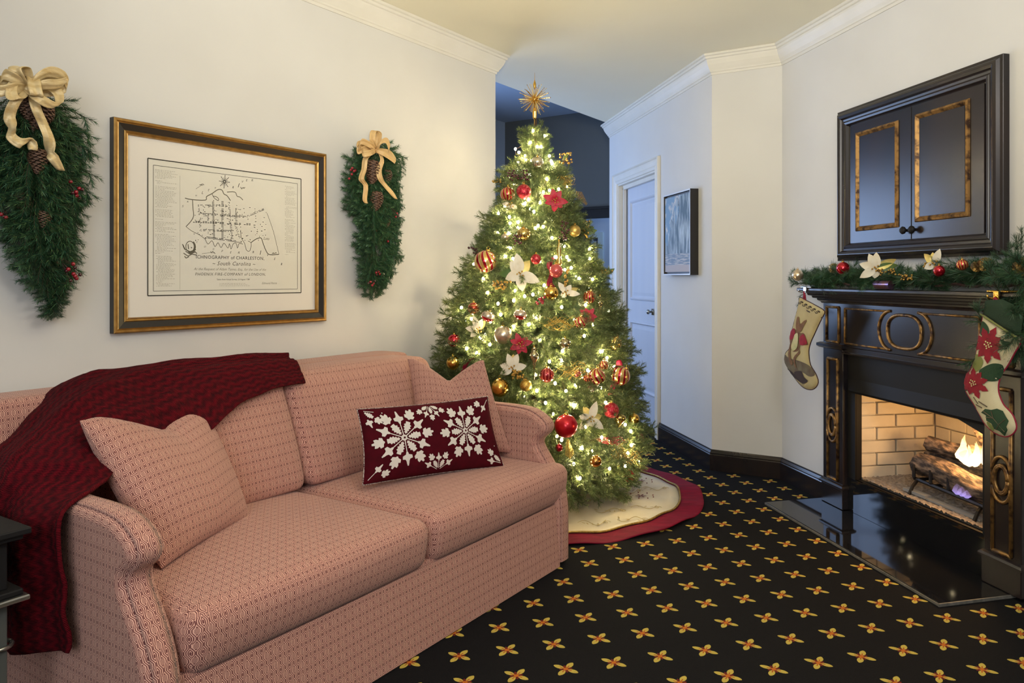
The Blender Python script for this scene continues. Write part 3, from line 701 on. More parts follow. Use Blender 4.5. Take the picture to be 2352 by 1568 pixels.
# crop coordinates (of a 380x360 px cut at 340,340; 4.355x) turned into map fractions
def cr(x, y):
    q = toL(LWp(340 + x / 4.355, 340 + y / 4.355, MS)); return ((q.x - mx0) / (mx1 - mx0), (q.z - mz0) / (mz1 - mz0))
m = MB()
for wd, pts in ((.0034, [(370, 500), (440, 515), (575, 520), (585, 485), (640, 455), (700, 415), (740, 420), (760, 460), (790, 475), (825, 525)]), (.003, [(790, 440), (870, 440), (890, 480), (920, 490), (950, 520)]), (.0026, [(640, 455), (660, 495), (700, 525), (705, 505), (680, 485), (650, 480)]),
    (.0030, [(445, 520), (450, 600), (455, 680), (430, 730), (380, 785)]), (.0020, [(380, 785), (440, 830), (520, 870), (570, 910)]), (.0036, [(1030, 945), (1080, 910), (1130, 898), (1150, 950), (1180, 1025), (1215, 1065), (1310, 1062)]), (.0018, [(1310, 1062), (1290, 980), (1250, 820), (1190, 650)]),
    (.0022, [(925, 820), (935, 900), (965, 950), (985, 1020), (1020, 1025), (1030, 950), (1000, 930)]), (.0022, [(570, 905), (600, 960), (640, 925), (670, 985), (700, 945), (730, 995), (760, 950), (800, 1000), (815, 955), (830, 1010), (850, 960), (880, 950), (895, 1000), (910, 955), (950, 960)])):
    line(m, [cr(*p) for p in catmull(pts, 3, False)], wd)
m.build('coastline', 'ink_mid', pic)
m = MB(); rnd = random.Random(3)
def street(a, b, wd=.0026, keep=.72, off=9):
    for sg in (-1, 1):
        n_ = 26
        for k in range(n_):
            if rnd.random() < keep:
                t, t2 = k / n_, (k + .75) / n_; dx, dy = b[0] - a[0], b[1] - a[1]; L = sqrt(dx * dx + dy * dy); nx, ny = -dy / L * off * sg * .6, dx / L * off * sg * .6
                line(m, [cr(a[0] + dx * t + nx, a[1] + dy * t + ny), cr(a[0] + dx * t2 + nx, a[1] + dy * t2 + ny)], wd)
street((530, 655), (980, 688), keep=.8); street((980, 688), (1160, 610), keep=.7); street((450, 735), (1080, 765), keep=.6); street((540, 820), (860, 830), keep=.8); street((570, 890), (940, 940), keep=.8)
street((650, 520), (660, 900), keep=.9); street((745, 530), (745, 915), keep=.9); street((810, 540), (820, 760), keep=.6); street((500, 575), (810, 575), keep=.5); street((515, 600), (525, 830), keep=.4)
street((830, 760), (835, 930), keep=.7); street((880, 600), (885, 760), keep=.5); street((600, 660), (600, 730), keep=.6, off=5); street((870, 760), (920, 900), keep=.5)
for _ in range(150):
    x, y = rnd.uniform(460, 1180), rnd.uniform(560, 930)
    if x > 950 and rnd.random() < .4: continue
    a_ = rnd.choice([(9, 0), (0, 11), (7, 3), (14, 1)]); line(m, [cr(x, y), cr(x + a_[0], y + a_[1])], rnd.uniform(.0015, .003))
m.build('street_plan', 'ink', pic, kind='stuff')
m = MB()
for k in range(16):
    t = 2 * pi * k / 16 + .1; R_ = 62 if k % 2 == 0 else 40; line(m, [cr(765 + 12 * cos(t), 336 + 13 * sin(t)), cr(765 + R_ * .9 * cos(t), 336 + R_ * 1.1 * sin(t))], .0022 if k % 2 == 0 else .0014)
line(m, [cr(765 + 10 * cos(t / 3), 336 + 11 * sin(t / 3)) for t in range(20)], .003); m.build('compass_rose', 'ink', pic)
m = MB()   # cartouche with a shield on crossed scrolls, and small ships
line(m, [cr(420 + 42 * cos(t / 4), 985 + 54 * sin(t / 4)) for t in range(27)], .003); line(m, [cr(424 + 48 * cos(t / 4), 988 + 60 * sin(t / 4)) for t in range(-4, 9)], .006)
for pts in ([(345, 960), (365, 1010), (420, 1035), (480, 1015)], [(355, 1050), (400, 1080), (440, 1060), (490, 1070)], [(375, 1030), (420, 1060), (470, 1040)], [(370, 1010), (350, 970)], [(400, 960), (405, 1010)], [(430, 990), (440, 1000)], [(365, 1080), (380, 1100), (410, 1085)], [(455, 1020), (490, 1055)]): line(m, [cr(*p) for p in pts], .0035)
for cx_, cy_ in ((950, 398), (650, 1043), (540, 368), (1265, 1050)):
    for k in range(5): line(m, [cr(cx_ - 26 + 9 * k, cy_ + rnd.uniform(-12, 8)), cr(cx_ - 10 + 8 * k, cy_ + rnd.uniform(-8, 14))], .0024)
line(m, [cr(540, 368), cr(478, 408)], .0012); line(m, [cr(640, 1043), cr(540, 1055)], .0012); m.build('vignette', 'ink_mid', pic)
m = MB(); 
def textlines(x0, x1, y0, y1, n, left=True, dens=.9):
    for k in range(n):
        y = y0 + (y1 - y0) * k / n
        if rnd.random() > dens: continue
        e = x1 - rnd.random() * (x1 - x0) * (.3 if rnd.random() < .6 else .8); x = x0 + rnd.choice([0, 0, .01])
        while x < e:
            l = rnd.uniform(.004, .014); line(m, [(x, y + rnd.uniform(-.0006, .0006)), (min(x + l, e), y)], .0011); x += l + .004
textlines(.04, .165, .925, .30, 62); textlines(.045, .16, .29, .06, 26, dens=1); textlines(.875, .965, .93, .32, 62, dens=.85); line(m, [(.18, .04), (.18, .90)], .0008)
textlines(.42, .66, .085, .055, 3, dens=1)
m.build('column_text', 'ink_pale', pic)
def text(body, centre, width, mat, parent, fr, n, spacing=1.0, shear=0.0, height=None, tilt=0.0, name='lettering'):
    c = bpy.data.curves.new('t', 'FONT'); c.body = body; c.size = 1; c.space_character = spacing; c.shear = shear; c.align_x = 'CENTER'; c.align_y = 'CENTER'; c.resolution_u = 2
    o = bpy.data.objects.new('t', c); COL.objects.link(o); dg = bpy.context.evaluated_depsgraph_get(); me = bpy.data.meshes.new_from_object(o.evaluated_get(dg)); bpy.data.objects.remove(o); bpy.data.curves.remove(c)
    xs = [v.co.x for v in me.vertices]; ys = [v.co.y for v in me.vertices]; wd = max(xs) - min(xs); mxx = (max(xs) + min(xs)) / 2; my = (max(ys) + min(ys)) / 2; k = width / wd; ky = (height / (max(ys) - min(ys))) if height else k
    out = MB(); ct, st = cos(tilt), sin(tilt)
    b = out.add([fr(centre, (v.co.x - mxx) * k * ct - (v.co.y - my) * ky * st, (v.co.x - mxx) * k * st + (v.co.y - my) * ky * ct) for v in me.vertices], [])
    for p in me.polygons: out.face(list(p.vertices))
    bpy.data.meshes.remove(me); return out.build(name, mat, parent)
def tm(body, x, y, wpx, mat='ink', **k):
    a = cr(x, y); l = cr(x - wpx / 2, y); r_ = cr(x + wpx / 2, y); wd = (r_[0] - l[0]) * (mx1 - mx0)
    return text(body, a, wd, mat, pic, lambda c, u, v: mp(*c) + LD * u + Z * v, LN, **k)
tm('ICHNOGRAPHY of CHARLESTON,', 835, 1098, 680, spacing=1.1); tm('~ South Carolina ~', 865, 1155, 430, 'ink_mid', spacing=1.1, shear=.3)
tm('At the Request of Adam Tunno, Esq., for the Use of the', 835, 1215, 720, 'ink_pale', shear=.35); tm('PHOENIX FIRE-COMPANY of LONDON,', 840, 1263, 700, 'ink_mid', spacing=1.15, shear=.15)
tm('Taken from Actual Survey, 2d August 1788', 855, 1315, 330, 'ink_mid', shear=.2); tm('Edmund Petrie', 1215, 1350, 150, 'ink_pale', shear=.4)
for ch, x, y in (('A', 395, 535), ('S', 348, 580), ('H', 482, 475), ('L', 545, 445), ('E', 608, 420), ('Y', 675, 400), ('R', 850, 392), ('I', 908, 372), ('V', 948, 335), ('E', 988, 322), ('R', 1042, 322), ('C', 490, 940), ('O', 570, 985), ('O', 655, 1010), ('P', 742, 1030), ('E', 828, 1042), ('R', 908, 1045), ('R', 1052, 1040), ('I', 1125, 1045), ('V', 1200, 1070), ('E', 1268, 1108), ('R', 1335, 1160)):
    tm(ch, x, y, 16, 'ink', shear=.3)
tm('Lots', 1185, 905, 60, 'ink_mid', shear=.3)

pt = thing('framed_painting', DW(.45, .03, 1.24), 'small landscape painting in a deep black float frame beside the corridor door', 'painting')
a0, a1, b0, b1 = .207, .695, 1.240, 1.812
m = MB(); m.ring(a0, a1, b0, b1, [(0, .0005), (0, .060)], DW); m.build('frame_side', 'frame_black', pt)
m = MB(); m.ring(a0, a1, b0, b1, [(0, .060), (.008, .060), (.008, .054)], DW); m.build('silver_edge', 'silver_edge', pt, label='silver front edge')
m = MB(); m.ring(a0, a1, b0, b1, [(.008, .056), (.010, .040), (.024, .040)], DW); m.build('frame_well', 'frame_black', pt)
m = MB(); m.box((a0 + .022, .02, b0 + .022), (a1 - .022, .0405, b1 - .022), DW); m.build('canvas_board', 'canvas_landscape', pt)
m = MB(); e_ = .022; m.add([DW(a0 + e_, .052, b0 + e_), DW(a1 - e_, .052, b0 + e_), DW(a1 - e_, .052, b1 - e_), DW(a0 + e_, .052, b1 - e_)], [], None); m.face((3, 2, 1, 0), [(0, 1), (1, 1), (1, 0), (0, 0)])
m.uv[-1] = [(1, 1), (0, 1), (0, 0), (1, 0)]; m.build('canvas', 'canvas_landscape', pt)
# picture hanging in the far room, seen through the doorway
fk = K + LD * 1.2
def FW(p): return (p - fk)
q1 = meet(1352, 534, fk, LD); q2 = meet(1387, 682, fk, LD)
ta, tb = (q1 - fk).dot(LN) - .35, (q2 - fk).dot(LN)
fw = lambda t, s, z: fk + LN * t - LD * s + Z * z
fp = thing('framed_print', fw((ta + tb) / 2, .02, q2.z), 'pale blue framed picture hanging in the far room beyond the tree', 'picture')
m = MB(); m.ring(ta, tb, q2.z, q1.z, [(0, .001), (0, .03), (.07, .035), (.075, .012)], fw); m.build('frame', 'pale_frame', fp)
m = MB(); m.box((ta + .07, .003, q2.z + .07), (tb - .07, .014, q1.z - .07), fw); m.build('print', 'photo_blue', fp)

# ================================================================== SOFA
sofa = thing('sofa', LW(-1.95, .65, 0), 'rose patterned skirted sofa with rolled-front arms along the cream wall', 'sofa')
UL, UR = -2.88, -1.06; AWD = .088
def Luv(p, n):
    q = toL(p); a = (abs(n.dot(LD)), abs(n.dot(LN)), abs(n.z)); k = a.index(max(a))
    return (q.y, q.z) if k == 0 else ((q.x, q.z) if k == 1 else (q.x, q.y))
def boxuv(mb):
    for i, f in enumerate(mb.f):
        P = [mb.v[k] for k in f]; n = (P[1] - P[0]).cross(P[2] - P[1])
        if len(P) > 3 and n.length < 1e-12: n = (P[2] - P[1]).cross(P[3] - P[2])
        mb.uv[i] = [Luv(p, n) for p in P]
def cushion(lo, hi, r, crown=(0, 0, 0), n=(16, 14, 5), shape=None, fr=LW):
    "rounded box between lo and hi (u,s,z) with crowned faces"
    mb = MB(); c = [(a + b) / 2 for a, b in zip(lo, hi)]; h = [(b - a) / 2 for a, b in zip(lo, hi)]
    for ax in range(3):
        a1, a2 = (ax + 1) % 3, (ax + 2) % 3
        for sg in (-1, 1):
            b = len(mb.v); N1, N2 = n[a1], n[a2]
            for j in range(N2 + 1):
                for i in range(N1 + 1):
                    t = [0, 0, 0]; t[ax] = sg; t[a1] = sin((2 * i / N1 - 1) * pi / 2 * .9) / sin(pi / 2 * .9); t[a2] = sin((2 * j / N2 - 1) * pi / 2 * .9) / sin(pi / 2 * .9)
                    p = [t[k] * h[k] for k in range(3)]; q = [max(-(h[k] - r), min(h[k] - r, p[k])) for k in range(3)]
                    d = [p[k] - q[k] for k in range(3)]; L = sqrt(sum(x * x for x in d)) or 1
                    p = [q[k] + d[k] / L * r for k in range(3)]
                    for k in range(3): 
                        o1, o2 = (k + 1) % 3, (k + 2) % 3; p[k] += crown[k] * (p[k] / h[k]) * (1 - (p[o1] / h[o1]) ** 2) * (1 - (p[o2] / h[o2]) ** 2)
                    P = [c[k] + p[k] for k in range(3)]
                    if shape: P = shape(*P)
                    mb.v.append(fr(*P))
            for j in range(N2):
                for i in range(N1):
                    a = b + j * (N1 + 1) + i; f = (a, a + 1, a + N1 + 2, a + N1 + 1); mb.face(f if sg > 0 else f[::-1])
    boxuv(mb); return mb
# base and skirt
m = cushion((UL + .01, .10, .012), (UR - .01, 1.165, .275), .012, n=(30, 10, 4)); m.build('base', 'sofa_fabric', sofa, True)
def skirt(u, v): return LW(UL + AWD * .9 + (UR - UL - AWD * 1.8) * u, 1.196 - .016 * v, .004 + .262 * v)
m = MB(); m.grid(skirt, 60, 3); boxuv(m); m.build('skirt', 'sofa_fabric', sofa, False)
# arms: side profile (s, z) extruded along the sofa
AP = [(.10, .735), (.25, .728), (.42, .705), (.60, .672), (.78, .656), (.93, .655), (1.03, .647), (1.09, .622), (1.122, .592), (1.118, .560), (1.085, .530), (1.075, .505), (1.095, .470), (1.125, .430), (1.155, .385), (1.180, .330), (1.192, .275), (1.196, .20), (1.196, .02)]
AP = catmull(AP, 4, False)
for (a, b, sg) in ((UL, UL + AWD, -1), (UR - AWD, UR, 1)):
    m = MB(); n_ = 8; cum = [0]
    for p, q in zip(AP, AP[1:]): cum.append(cum[-1] + sqrt((p[0] - q[0]) ** 2 + (p[1] - q[1]) ** 2))
    nor = []
    for i in range(len(AP)):
        p, q = AP[max(i - 1, 0)], AP[min(i + 1, len(AP) - 1)]; dx, dy = q[0] - p[0], q[1] - p[1]; L = sqrt(dx * dx + dy * dy); nor.append((dy / L, -dx / L) if 1 else 0)
    rr = .022
    # outline loops: side edge rounding then flat across
    W_ = [(0, -rr), (.003, -rr * .45), (.010, -rr * .12), (rr, 0)] + [(AWD * k / 6, .004 * sin(pi * k / 6)) for k in range(1, 6)] + [(AWD - rr, 0), (AWD - .010, -rr * .12), (AWD - .003, -rr * .45), (AWD, -rr)]
    base = len(m.v); R_ = len(W_); wc = [0]
    for p, q in zip(W_, W_[1:]): wc.append(wc[-1] + sqrt((p[0] - q[0]) ** 2 + (p[1] - q[1]) ** 2))
    flare = lambda z: .020 * max(0, (.40 - z) / .4) ** 1.2
    for i, (s_, z_) in enumerate(AP):
        for (w_, off) in W_:
            ns, nz_ = nor[i]; ns, nz_ = -ns, -nz_
            if ns < 0 and i > len(AP) * .3: pass
            uu = a + w_; edge = (flare(z_) * (1 if w_ > AWD / 2 else -1) if 0 else 0)
            m.v.append(LW(uu + edge, s_ - ns * -off * -1 if 0 else s_ + (-nor[i][0]) * -(-off), z_ + (-nor[i][1]) * off))
    for i in range(len(AP) - 1):
        for k in range(R_ - 1):
            q = base + i * R_ + k; m.face((q, q + 1, q + R_ + 1, q + R_), [(wc[k], -cum[i]), (wc[k + 1], -cum[i]), (wc[k + 1], -cum[i + 1]), (wc[k], -cum[i + 1])])
    arm = m.build('arm', 'sofa_fabric', sofa, True)
    poly = []
    for i, (s_, z_) in enumerate(AP):
        if i % 2 == 0 and z_ > .06: poly.append((s_ + nor[i][0] * rr, z_ + nor[i][1] * rr))
    poly += [(1.172, .02), (.10, .02)]
    for uu in (a, b):
        m = MB(); patch(m, poly, lambda x, y, d: LW(uu, x, y), None); m.build('arm_side', 'sofa_fabric', arm)
# back frame
m = cushion((UL + .02, .05, .30), (-1.03, .27, .852), .035, (0, 0, .0), (26, 6, 10), lambda u, s, z: (u, s - .05 * max(0, (z - .4)), z)); m.build('back', 'sofa_fabric', sofa, True)
# seat cushions (T-shaped: they wrap in front of the arms)
SM = -1.925
def seatshape(side):
    def f(u, s, z):
        if side < 0 and s < 1.02: u = max(u, UL + AWD + .004 + 0 * u)
        if side > 0 and s < 1.06: u = min(u, UR - AWD - .004)
        if z < .38: s = s - .018 * (.38 - z) / .12 * max(0, (s - .9) / .3)
        return (u, s, z)
    return f
m = cushion((UL + .10, .42, .252), (SM - .004, 1.20, .425), .052, (.006, .012, .026), (26, 24, 7), seatshape(-1)); c_ = m.build('seat_cushion', 'sofa_fabric', sofa, True)
m = cushion((SM + .004, .42, .252), (UR + .012, 1.20, .425), .052, (.006, .012, .026), (26, 24, 7), seatshape(1)); c_ = m.build('seat_cushion', 'sofa_fabric', sofa, True)
# back cushions lean back
def lean(u, s, z): return (u, s - .38 * (z - .42) + .04 * noise.noise(Vector((u * 3, z * 4, 2))) * .3, z)
for (a, b, zt_) in ((-2.60, SM - .004, .850), (SM + .004, -1.10, .845)):
    m = cushion((a, .36, .43), (b, .60, zt_), .045, (.008, .035, .012), (22, 8, 16), lean); m.build('back_cushion', 'sofa_fabric', sofa, True)
# ------------------------------------------------------------------ pillows
def pillow_fn(TL, TR, BR, BL, T, dip=0.0, ear=.05, dipf=0.0):
    n = (BR - BL).cross(TL - BL).normalized()
    def f(u, v, side=1, off=0.0):
        a, b = 2 * u - 1, 2 * v - 1
        ui = .5 + (u - .5) * (1 - ear * (1 - b * b)); vi = .5 + (v - .5) * (1 - ear * (1 - a * a))
        p = (BL * (1 - ui) + BR * ui) * (1 - vi) + (TL * (1 - ui) + TR * ui) * vi
        th = T * ((1 - a * a) * (1 - b * b)) ** .42
        if dip:
            k = max(0, 1 - abs(a - .05) * 1.15) ** 1.3 * max(0, v) ** 2.2
            p = p - Z * dip * k + n * dipf * k * side * .0
            th *= 1 + .25 * k
        return p + n * (th * side + off)
    return f
def P3(u, s, z): return LW(u, s, z)
def pillow(label, fn, uvs, mat, N=26, name='throw_pillow', cat='pillow'):
    c = fn(.5, .0); t = thing(name, c, label, cat)
    for sd in (1, -1):
        e_ = lambda x: .5 - .5 * cos(pi * x) * (1 - .25 * (1 - cos(pi * x) ** 2))
        m = MB(); m.arcgrid(lambda a, b: fn(e_(a), e_(b), sd), N, N, sd < 0)
        m.build('front_panel' if sd > 0 else 'back_panel', mat, t, True)
    return t
def nearest(px, py, s): return LWp(px, py, s)
fL = pillow_fn(LWp(183, 966, .66), LWp(441, 893, .40), LWp(573, 1192, .70), LWp(372, 1306, .90), .085, .10, .045)
t = pillow('rose patterned square pillow leaning on the left arm of the sofa', fL, (.47, .50), 'sofa_fabric')
fR = pillow_fn(LWp(936, 824, .46), LWp(1111, 827, .84), LWp(1176, 1040, .95), LWp(962, 1035, .66), .07, .10, .045)
t = pillow('rose patterned square pillow against the right arm behind the snowflake pillow', fR, (.44, .46), 'sofa_fabric')
fS = pillow_fn(LWp(820, 940, .72), LWp(1120, 910, .93), LWp(1157, 1070, 1.02), LWp(833, 1114, .80), .06, 0.0, .05)
t = pillow('dark red velvet lumbar pillow embroidered with white snowflakes on the sofa seat', fS, (.6, .3), 'velvet_pillow')
m = MB(); E_ = [fS(k / 40, 0) for k in range(41)] + [fS(1, k / 20) for k in range(1, 21)] + [fS(1 - k / 40, 1) for k in range(1, 41)] + [fS(0, 1 - k / 20) for k in range(1, 21)]
m.tube(E_, .0026, 6); m.build('piping', 'piping_cord', t, True)
PW, PH = .62, .31
def sew(cx_, cy_, R_, rot=0.0, clip=None, name='snowflake'):
    mb = MB()
    def add(poly):
        Q = []
        for x, y in poly: Q.append((cx_ + (x * cos(rot) - y * sin(rot)) * R_, cy_ + (x * sin(rot) + y * cos(rot)) * R_))
        if any(q[0] < .012 or q[0] > PW - .012 or q[1] < .010 or q[1] > PH - .010 for q in Q): return
        patch(mb, Q, lambda x, y, d: fS(x / PW, y / PH, 1, .0015 + min(d, .004) * .55), None)
    def rp(poly, a, dx=0, dy=0, sc=1): return [((x * sc + dx) * cos(a) - (y * sc + dy) * sin(a), (x * sc + dx) * sin(a) + (y * sc + dy) * cos(a)) for x, y in poly]
    leaf = [(.14, 0), (.20, .06), (.24, .035), (.27, .10), (.32, .07), (.36, .13), (.41, .09), (.46, .13), (.50, .07), (.58, .08), (.585, 0), (.58, -.08), (.50, -.07), (.46, -.13), (.41, -.09), (.36, -.13), (.32, -.07), (.27, -.10), (.24, -.035), (.20, -.06)]
    tulip = [(.50, .03), (.58, .05), (.62, .16), (.72, .17), (.74, .08), (.80, .05), (.90, .035), (.93, 0), (.90, -.035), (.80, -.05), (.74, -.08), (.72, -.17), (.62, -.16), (.58, -.05), (.50, -.03)]
    lily = [(.66, .02), (.70, .05), (.72, .15), (.82, .18), (.84, .11), (.92, .15), (1.0, .14), (.98, .05), (1.07, .03), (1.07, -.03), (.98, -.05), (1.0, -.14), (.92, -.15), (.84, -.11), (.82, -.18), (.72, -.15), (.70, -.05), (.66, -.02)]
    stem = [(.10, .016), (.55, .014), (.55, -.014), (.10, -.016)]
    disc = [(.105 * cos(k * pi / 8), .105 * sin(k * pi / 8)) for k in range(16)]
    add(disc)
    for k in range(6):
        add(rp(stem, pi / 3 * k + pi / 2)); add(rp(tulip, pi / 3 * k + pi / 2)); add(rp([(.93 + .03 * cos(j), .03 * sin(j)) for j in range(6)], pi / 3 * k + pi / 2))
        add(rp(leaf, pi / 3 * k + pi / 3)); add(rp(lily, pi / 3 * k + pi / 3))
    return mb.build(name, 'embroidery_white', t)
sew(.155, .165, .125, .1); sew(.445, .165, .118, .0)
for x, y in ((.155, .165), (.445, .165)):      # dark eye and flower eyes of the embroidery
    m = MB(); P = [(x + .0045 * cos(k * pi / 4), y + .0045 * sin(k * pi / 4)) for k in range(8)]; patch(m, P, lambda a, b, d: fS(a / PW, b / PH, 1, .005), None); m.build('snowflake_eye', 'velvet_pillow', t)
sew(.30, .012, .075, 0, name='half_snowflake'); sew(.30, .30, .07, .5, name='half_snowflake')
for x, y in ((.008, .008), (.612, .012), (.01, .30), (.61, .30)): sew(x, y, .085, .3, name='corner_snowflake')
# ------------------------------------------------------------------ knitted throw
E1 = [(-1.80, .245, .872), (-2.10, .22, .880), (-2.42, .20, .885), (-2.60, .21, .872), (-2.70, .24, .80), (-2.80, .32, .735), (-2.905, .40, .690), (-2.935, .36, .60), (-2.94, .34, .48), (-2.945, .33, .36), (-2.945, .34, .26)]
E2 = [(-1.86, .47, .800), (-2.02, .49, .800), (-2.20, .53, .765), (-2.36, .60, .70), (-2.50, .62, .68), (-2.66, .68, .685), (-2.76, .78, .675), (-2.905, .88, .650), (-2.912, .90, .54), (-2.912, .915, .43), (-2.91, .925, .325)]
MD = [(-1.84, .35, .895), (-2.06, .37, .905), (-2.32, .38, .905), (-2.50, .40, .880), (-2.62, .43, .865), (-2.74, .50, .80), (-2.915, .62, .700), (-2.955, .62, .58), (-2.96, .62, .46), (-2.96, .62, .36), (-2.955, .62, .27)]
def dens(a): return catmull(a, 6, False)
e1, e2, md = dens(E1), dens(E2), dens(MD); NT = len(e1) - 1
def throw(u, v):
    i = min(NT, int(round(u * NT))); a, b, c = Vector(e1[i]), Vector(md[i]), Vector(e2[i])
    if v < .5: k = v * 2; q = a * (1 - k) + b * k; lift = 4 * k * (1 - k)
    else: k = v * 2 - 1; q = b * (1 - k) + c * k; lift = 4 * k * (1 - k)
    top = 1 if u < .6 else 0
    q += Vector((0, .01, .018)) * lift * top
    L = u * 2.2
    fold = .012 * sin(v * 19 + 2 * noise.noise(Vector((u * 4, v * 2, 0)))) * (1 if u > .62 else .35) + .010 * noise.noise(Vector((u * 16, v * 7, 3)))
    cable = .0035 * abs(sin(v * 34 + .8 * sin(u * 60)))
    q += (Vector((-1, 0, 0)) if u > .62 else Vector((0, .25, 1))) * (fold + cable + .006)
    return LW(*q)
th = thing('knitted_throw', LW(-2.3, .3, .88), 'dark red cable-knit throw draped over the sofa back and left arm', 'throw blanket')
m = MB(); m.grid(throw, NT * 3, 44, uvf=lambda a, b: (b * .62, a * 2.1))
for i_ in range(1): pass
# resample along the length properly
def throw2(u, v):
    x = u * NT; i = int(min(NT - 1, x)); f_ = x - i; p = throw(i / NT, v); q = throw((i + 1) / NT, v); return p.lerp(q, f_)
m = MB(); m.grid(throw2, NT * 2, 56, uvf=lambda a, b: (b * .62, a * 2.1)); o = m.build('blanket', 'knit_red', th, True)
sd_ = o.modifiers.new('solid', 'SOLIDIFY'); sd_.thickness = .009; sd_.offset = 0
# ------------------------------------------------------------------ side table at the lower left
st = thing('side_table', LW(-3.25, .70, 0), 'black side table with moulded edges at the lower left corner beside the sofa', 'table')
T1, T2 = -2.99, .915
def tb_(name, a, b, mat='black_satin', bv=.003): m = MB(); m.box(a, b, LW); o = m.build(name, mat, st); bevel(o, bv); return o
tb_('tabletop', (-3.50, .42, .630), (T1, T2, .645)); tb_('top_edge', (-3.49, .43, .618), (T1 - .012, T2 - .012, .630))
tb_('apron', (-3.47, .45, .505), (T1 - .035, T2 - .035, .618)); 
tb_('lower_moulding', (-3.49, .43, .492), (T1 - .012, T2 - .012, .505)); tb_('lower_rail', (-3.50, .42, .478), (T1 - .002, T2 - .002, .490), 'nickel')
for u in (-3.45, T1 - .075):
    for s_ in (.47, T2 - .075): tb_('leg', (u, s_, .0), (u + .04, s_ + .04, .480), 'table_grey')
m = MB(); m.tube([LW(T1 - .05 + .03 * cos(t), T2 - .055 + .03 * sin(t), .375) for t in [2 * pi * k / 20 for k in range(21)]], .005, 6); m.build('leg_ring', 'nickel', st, True)

# ================================================================== GREENERY
def twig_mesh(name, L, nl, n, mats_, curve=.1, nw=.0021, spread=1.0, seed=0, side=5, flat=0.0):
    "a needled twig along +Z from the origin"
    r = random.Random(seed); mb = MB()
    def ax(t): return Vector((curve * L * t * t, 0, L * t))
    mb.cur = 2; mb.tube([ax(k / 4) for k in range(5)], .0016, 4, False, .0008)
    subs = [(ax, 1.0, 0)]
    for k in range(side):
        t0 = .15 + .6 * k / max(1, side - 1); a = (k % 2) * pi + r.uniform(-.5, .5) + .3; d = Vector((cos(a) * .85, sin(a) * (.85 - .5 * flat), .75)).normalized(); l = L * (.42 - .2 * t0); p = ax(t0)
        subs.append((lambda t, p=p, d=d, l=l: p + d * l * t + Vector((0, 0, .12 * l * t * t)), .45, 1)); mb.tube([p, p + d * l], .0009, 3, False)
    for f, share, _ in subs:
        m = int(n * share) if _ else int(n * .45)
        if _: m = int(n * .55 / max(1, side))
        for k in range(m):
            t = .04 + .96 * (k + r.random()) / m; p = f(t); q = (f(min(1, t + .02)) - f(t - .02)).normalized()
            a = r.uniform(0, 2 * pi); o = q.orthogonal().normalized(); o = o * cos(a) + q.cross(o) * sin(a)
            if flat: o.y *= (1 - flat); o.normalize()
            d = (q * r.uniform(.45, .95) / spread + o).normalized(); l = nl * r.uniform(.7, 1.1) * (1 - .25 * t); w_ = d.cross(q).normalized() * nw / 2
            e = p + d * l + q * l * .15; mb.cur = 0 if r.random() < .65 else 1
            mb.add([p - w_, p + w_, e + w_ * .35, e - w_ * .35], [(0, 1, 2, 3)])
    return mb.mesh(name, mats_)
TT = [twig_mesh('tree_twig', .150, .026, 330, ['needle_tree', 'needle_tree_light', 'twig_wood'], .12, .0023, 1.0, k) for k in range(5)]
ST = [twig_mesh('spray_twig', .17, .026, 330, ['needle_spray', 'needle_spray_light', 'twig_wood'], .10, .0024, .75, 20 + k, 2, .6) for k in range(4)]
GT = [twig_mesh('garland_twig', .15, .038, 300, ['needle_garland', 'needle_spray', 'twig_wood'], .15, .0016, .8, 40 + k, 3) for k in range(4)]
def aim(p, d, roll=0.0, sc=1.0):
    d = Vector(d).normalized(); q = d.to_track_quat('Z', 'X'); s3 = sc if isinstance(sc, (tuple, list)) else (sc, sc, sc)
    return Matrix.Translation(p) @ q.to_matrix().to_4x4() @ Matrix.Rotation(roll, 4, 'Z') @ Matrix.Diagonal((*s3, 1))
def aimN(p, d, nrm, roll=0.0, sc=(1, 1, 1)):
    z = Vector(d).normalized(); x = Vector(nrm).cross(z).normalized(); y = z.cross(x); m = Matrix((x, y, z)).transposed().to_4x4()
    return Matrix.Translation(p) @ m @ Matrix.Rotation(roll, 4, 'Z') @ Matrix.Diagonal((*sc, 1))
def joined(items, name, mat, parent, label=None):
    "many placed copies of shared meshes baked into one mesh (what is past the individual limit)"
    vs, fs, mi = [], [], []
    for me, mtx in items:
        b = len(vs); vs += [mtx @ v.co for v in me.vertices]
        for p in me.polygons: fs.append(tuple(b + i for i in p.vertices)); mi.append(p.material_index)
    org = ORG[parent]; me2 = bpy.data.meshes.new(name); me2.from_pydata([v - org for v in vs], [], fs)
    for m_ in mats(mat): me2.materials.append(m_)
    me2.polygons.foreach_set('material_index', mi); me2.update()
    o = bpy.data.objects.new(name, me2); COL.objects.link(o); o.parent = parent; ORG[o] = org; return tag(o, label, kind='stuff')
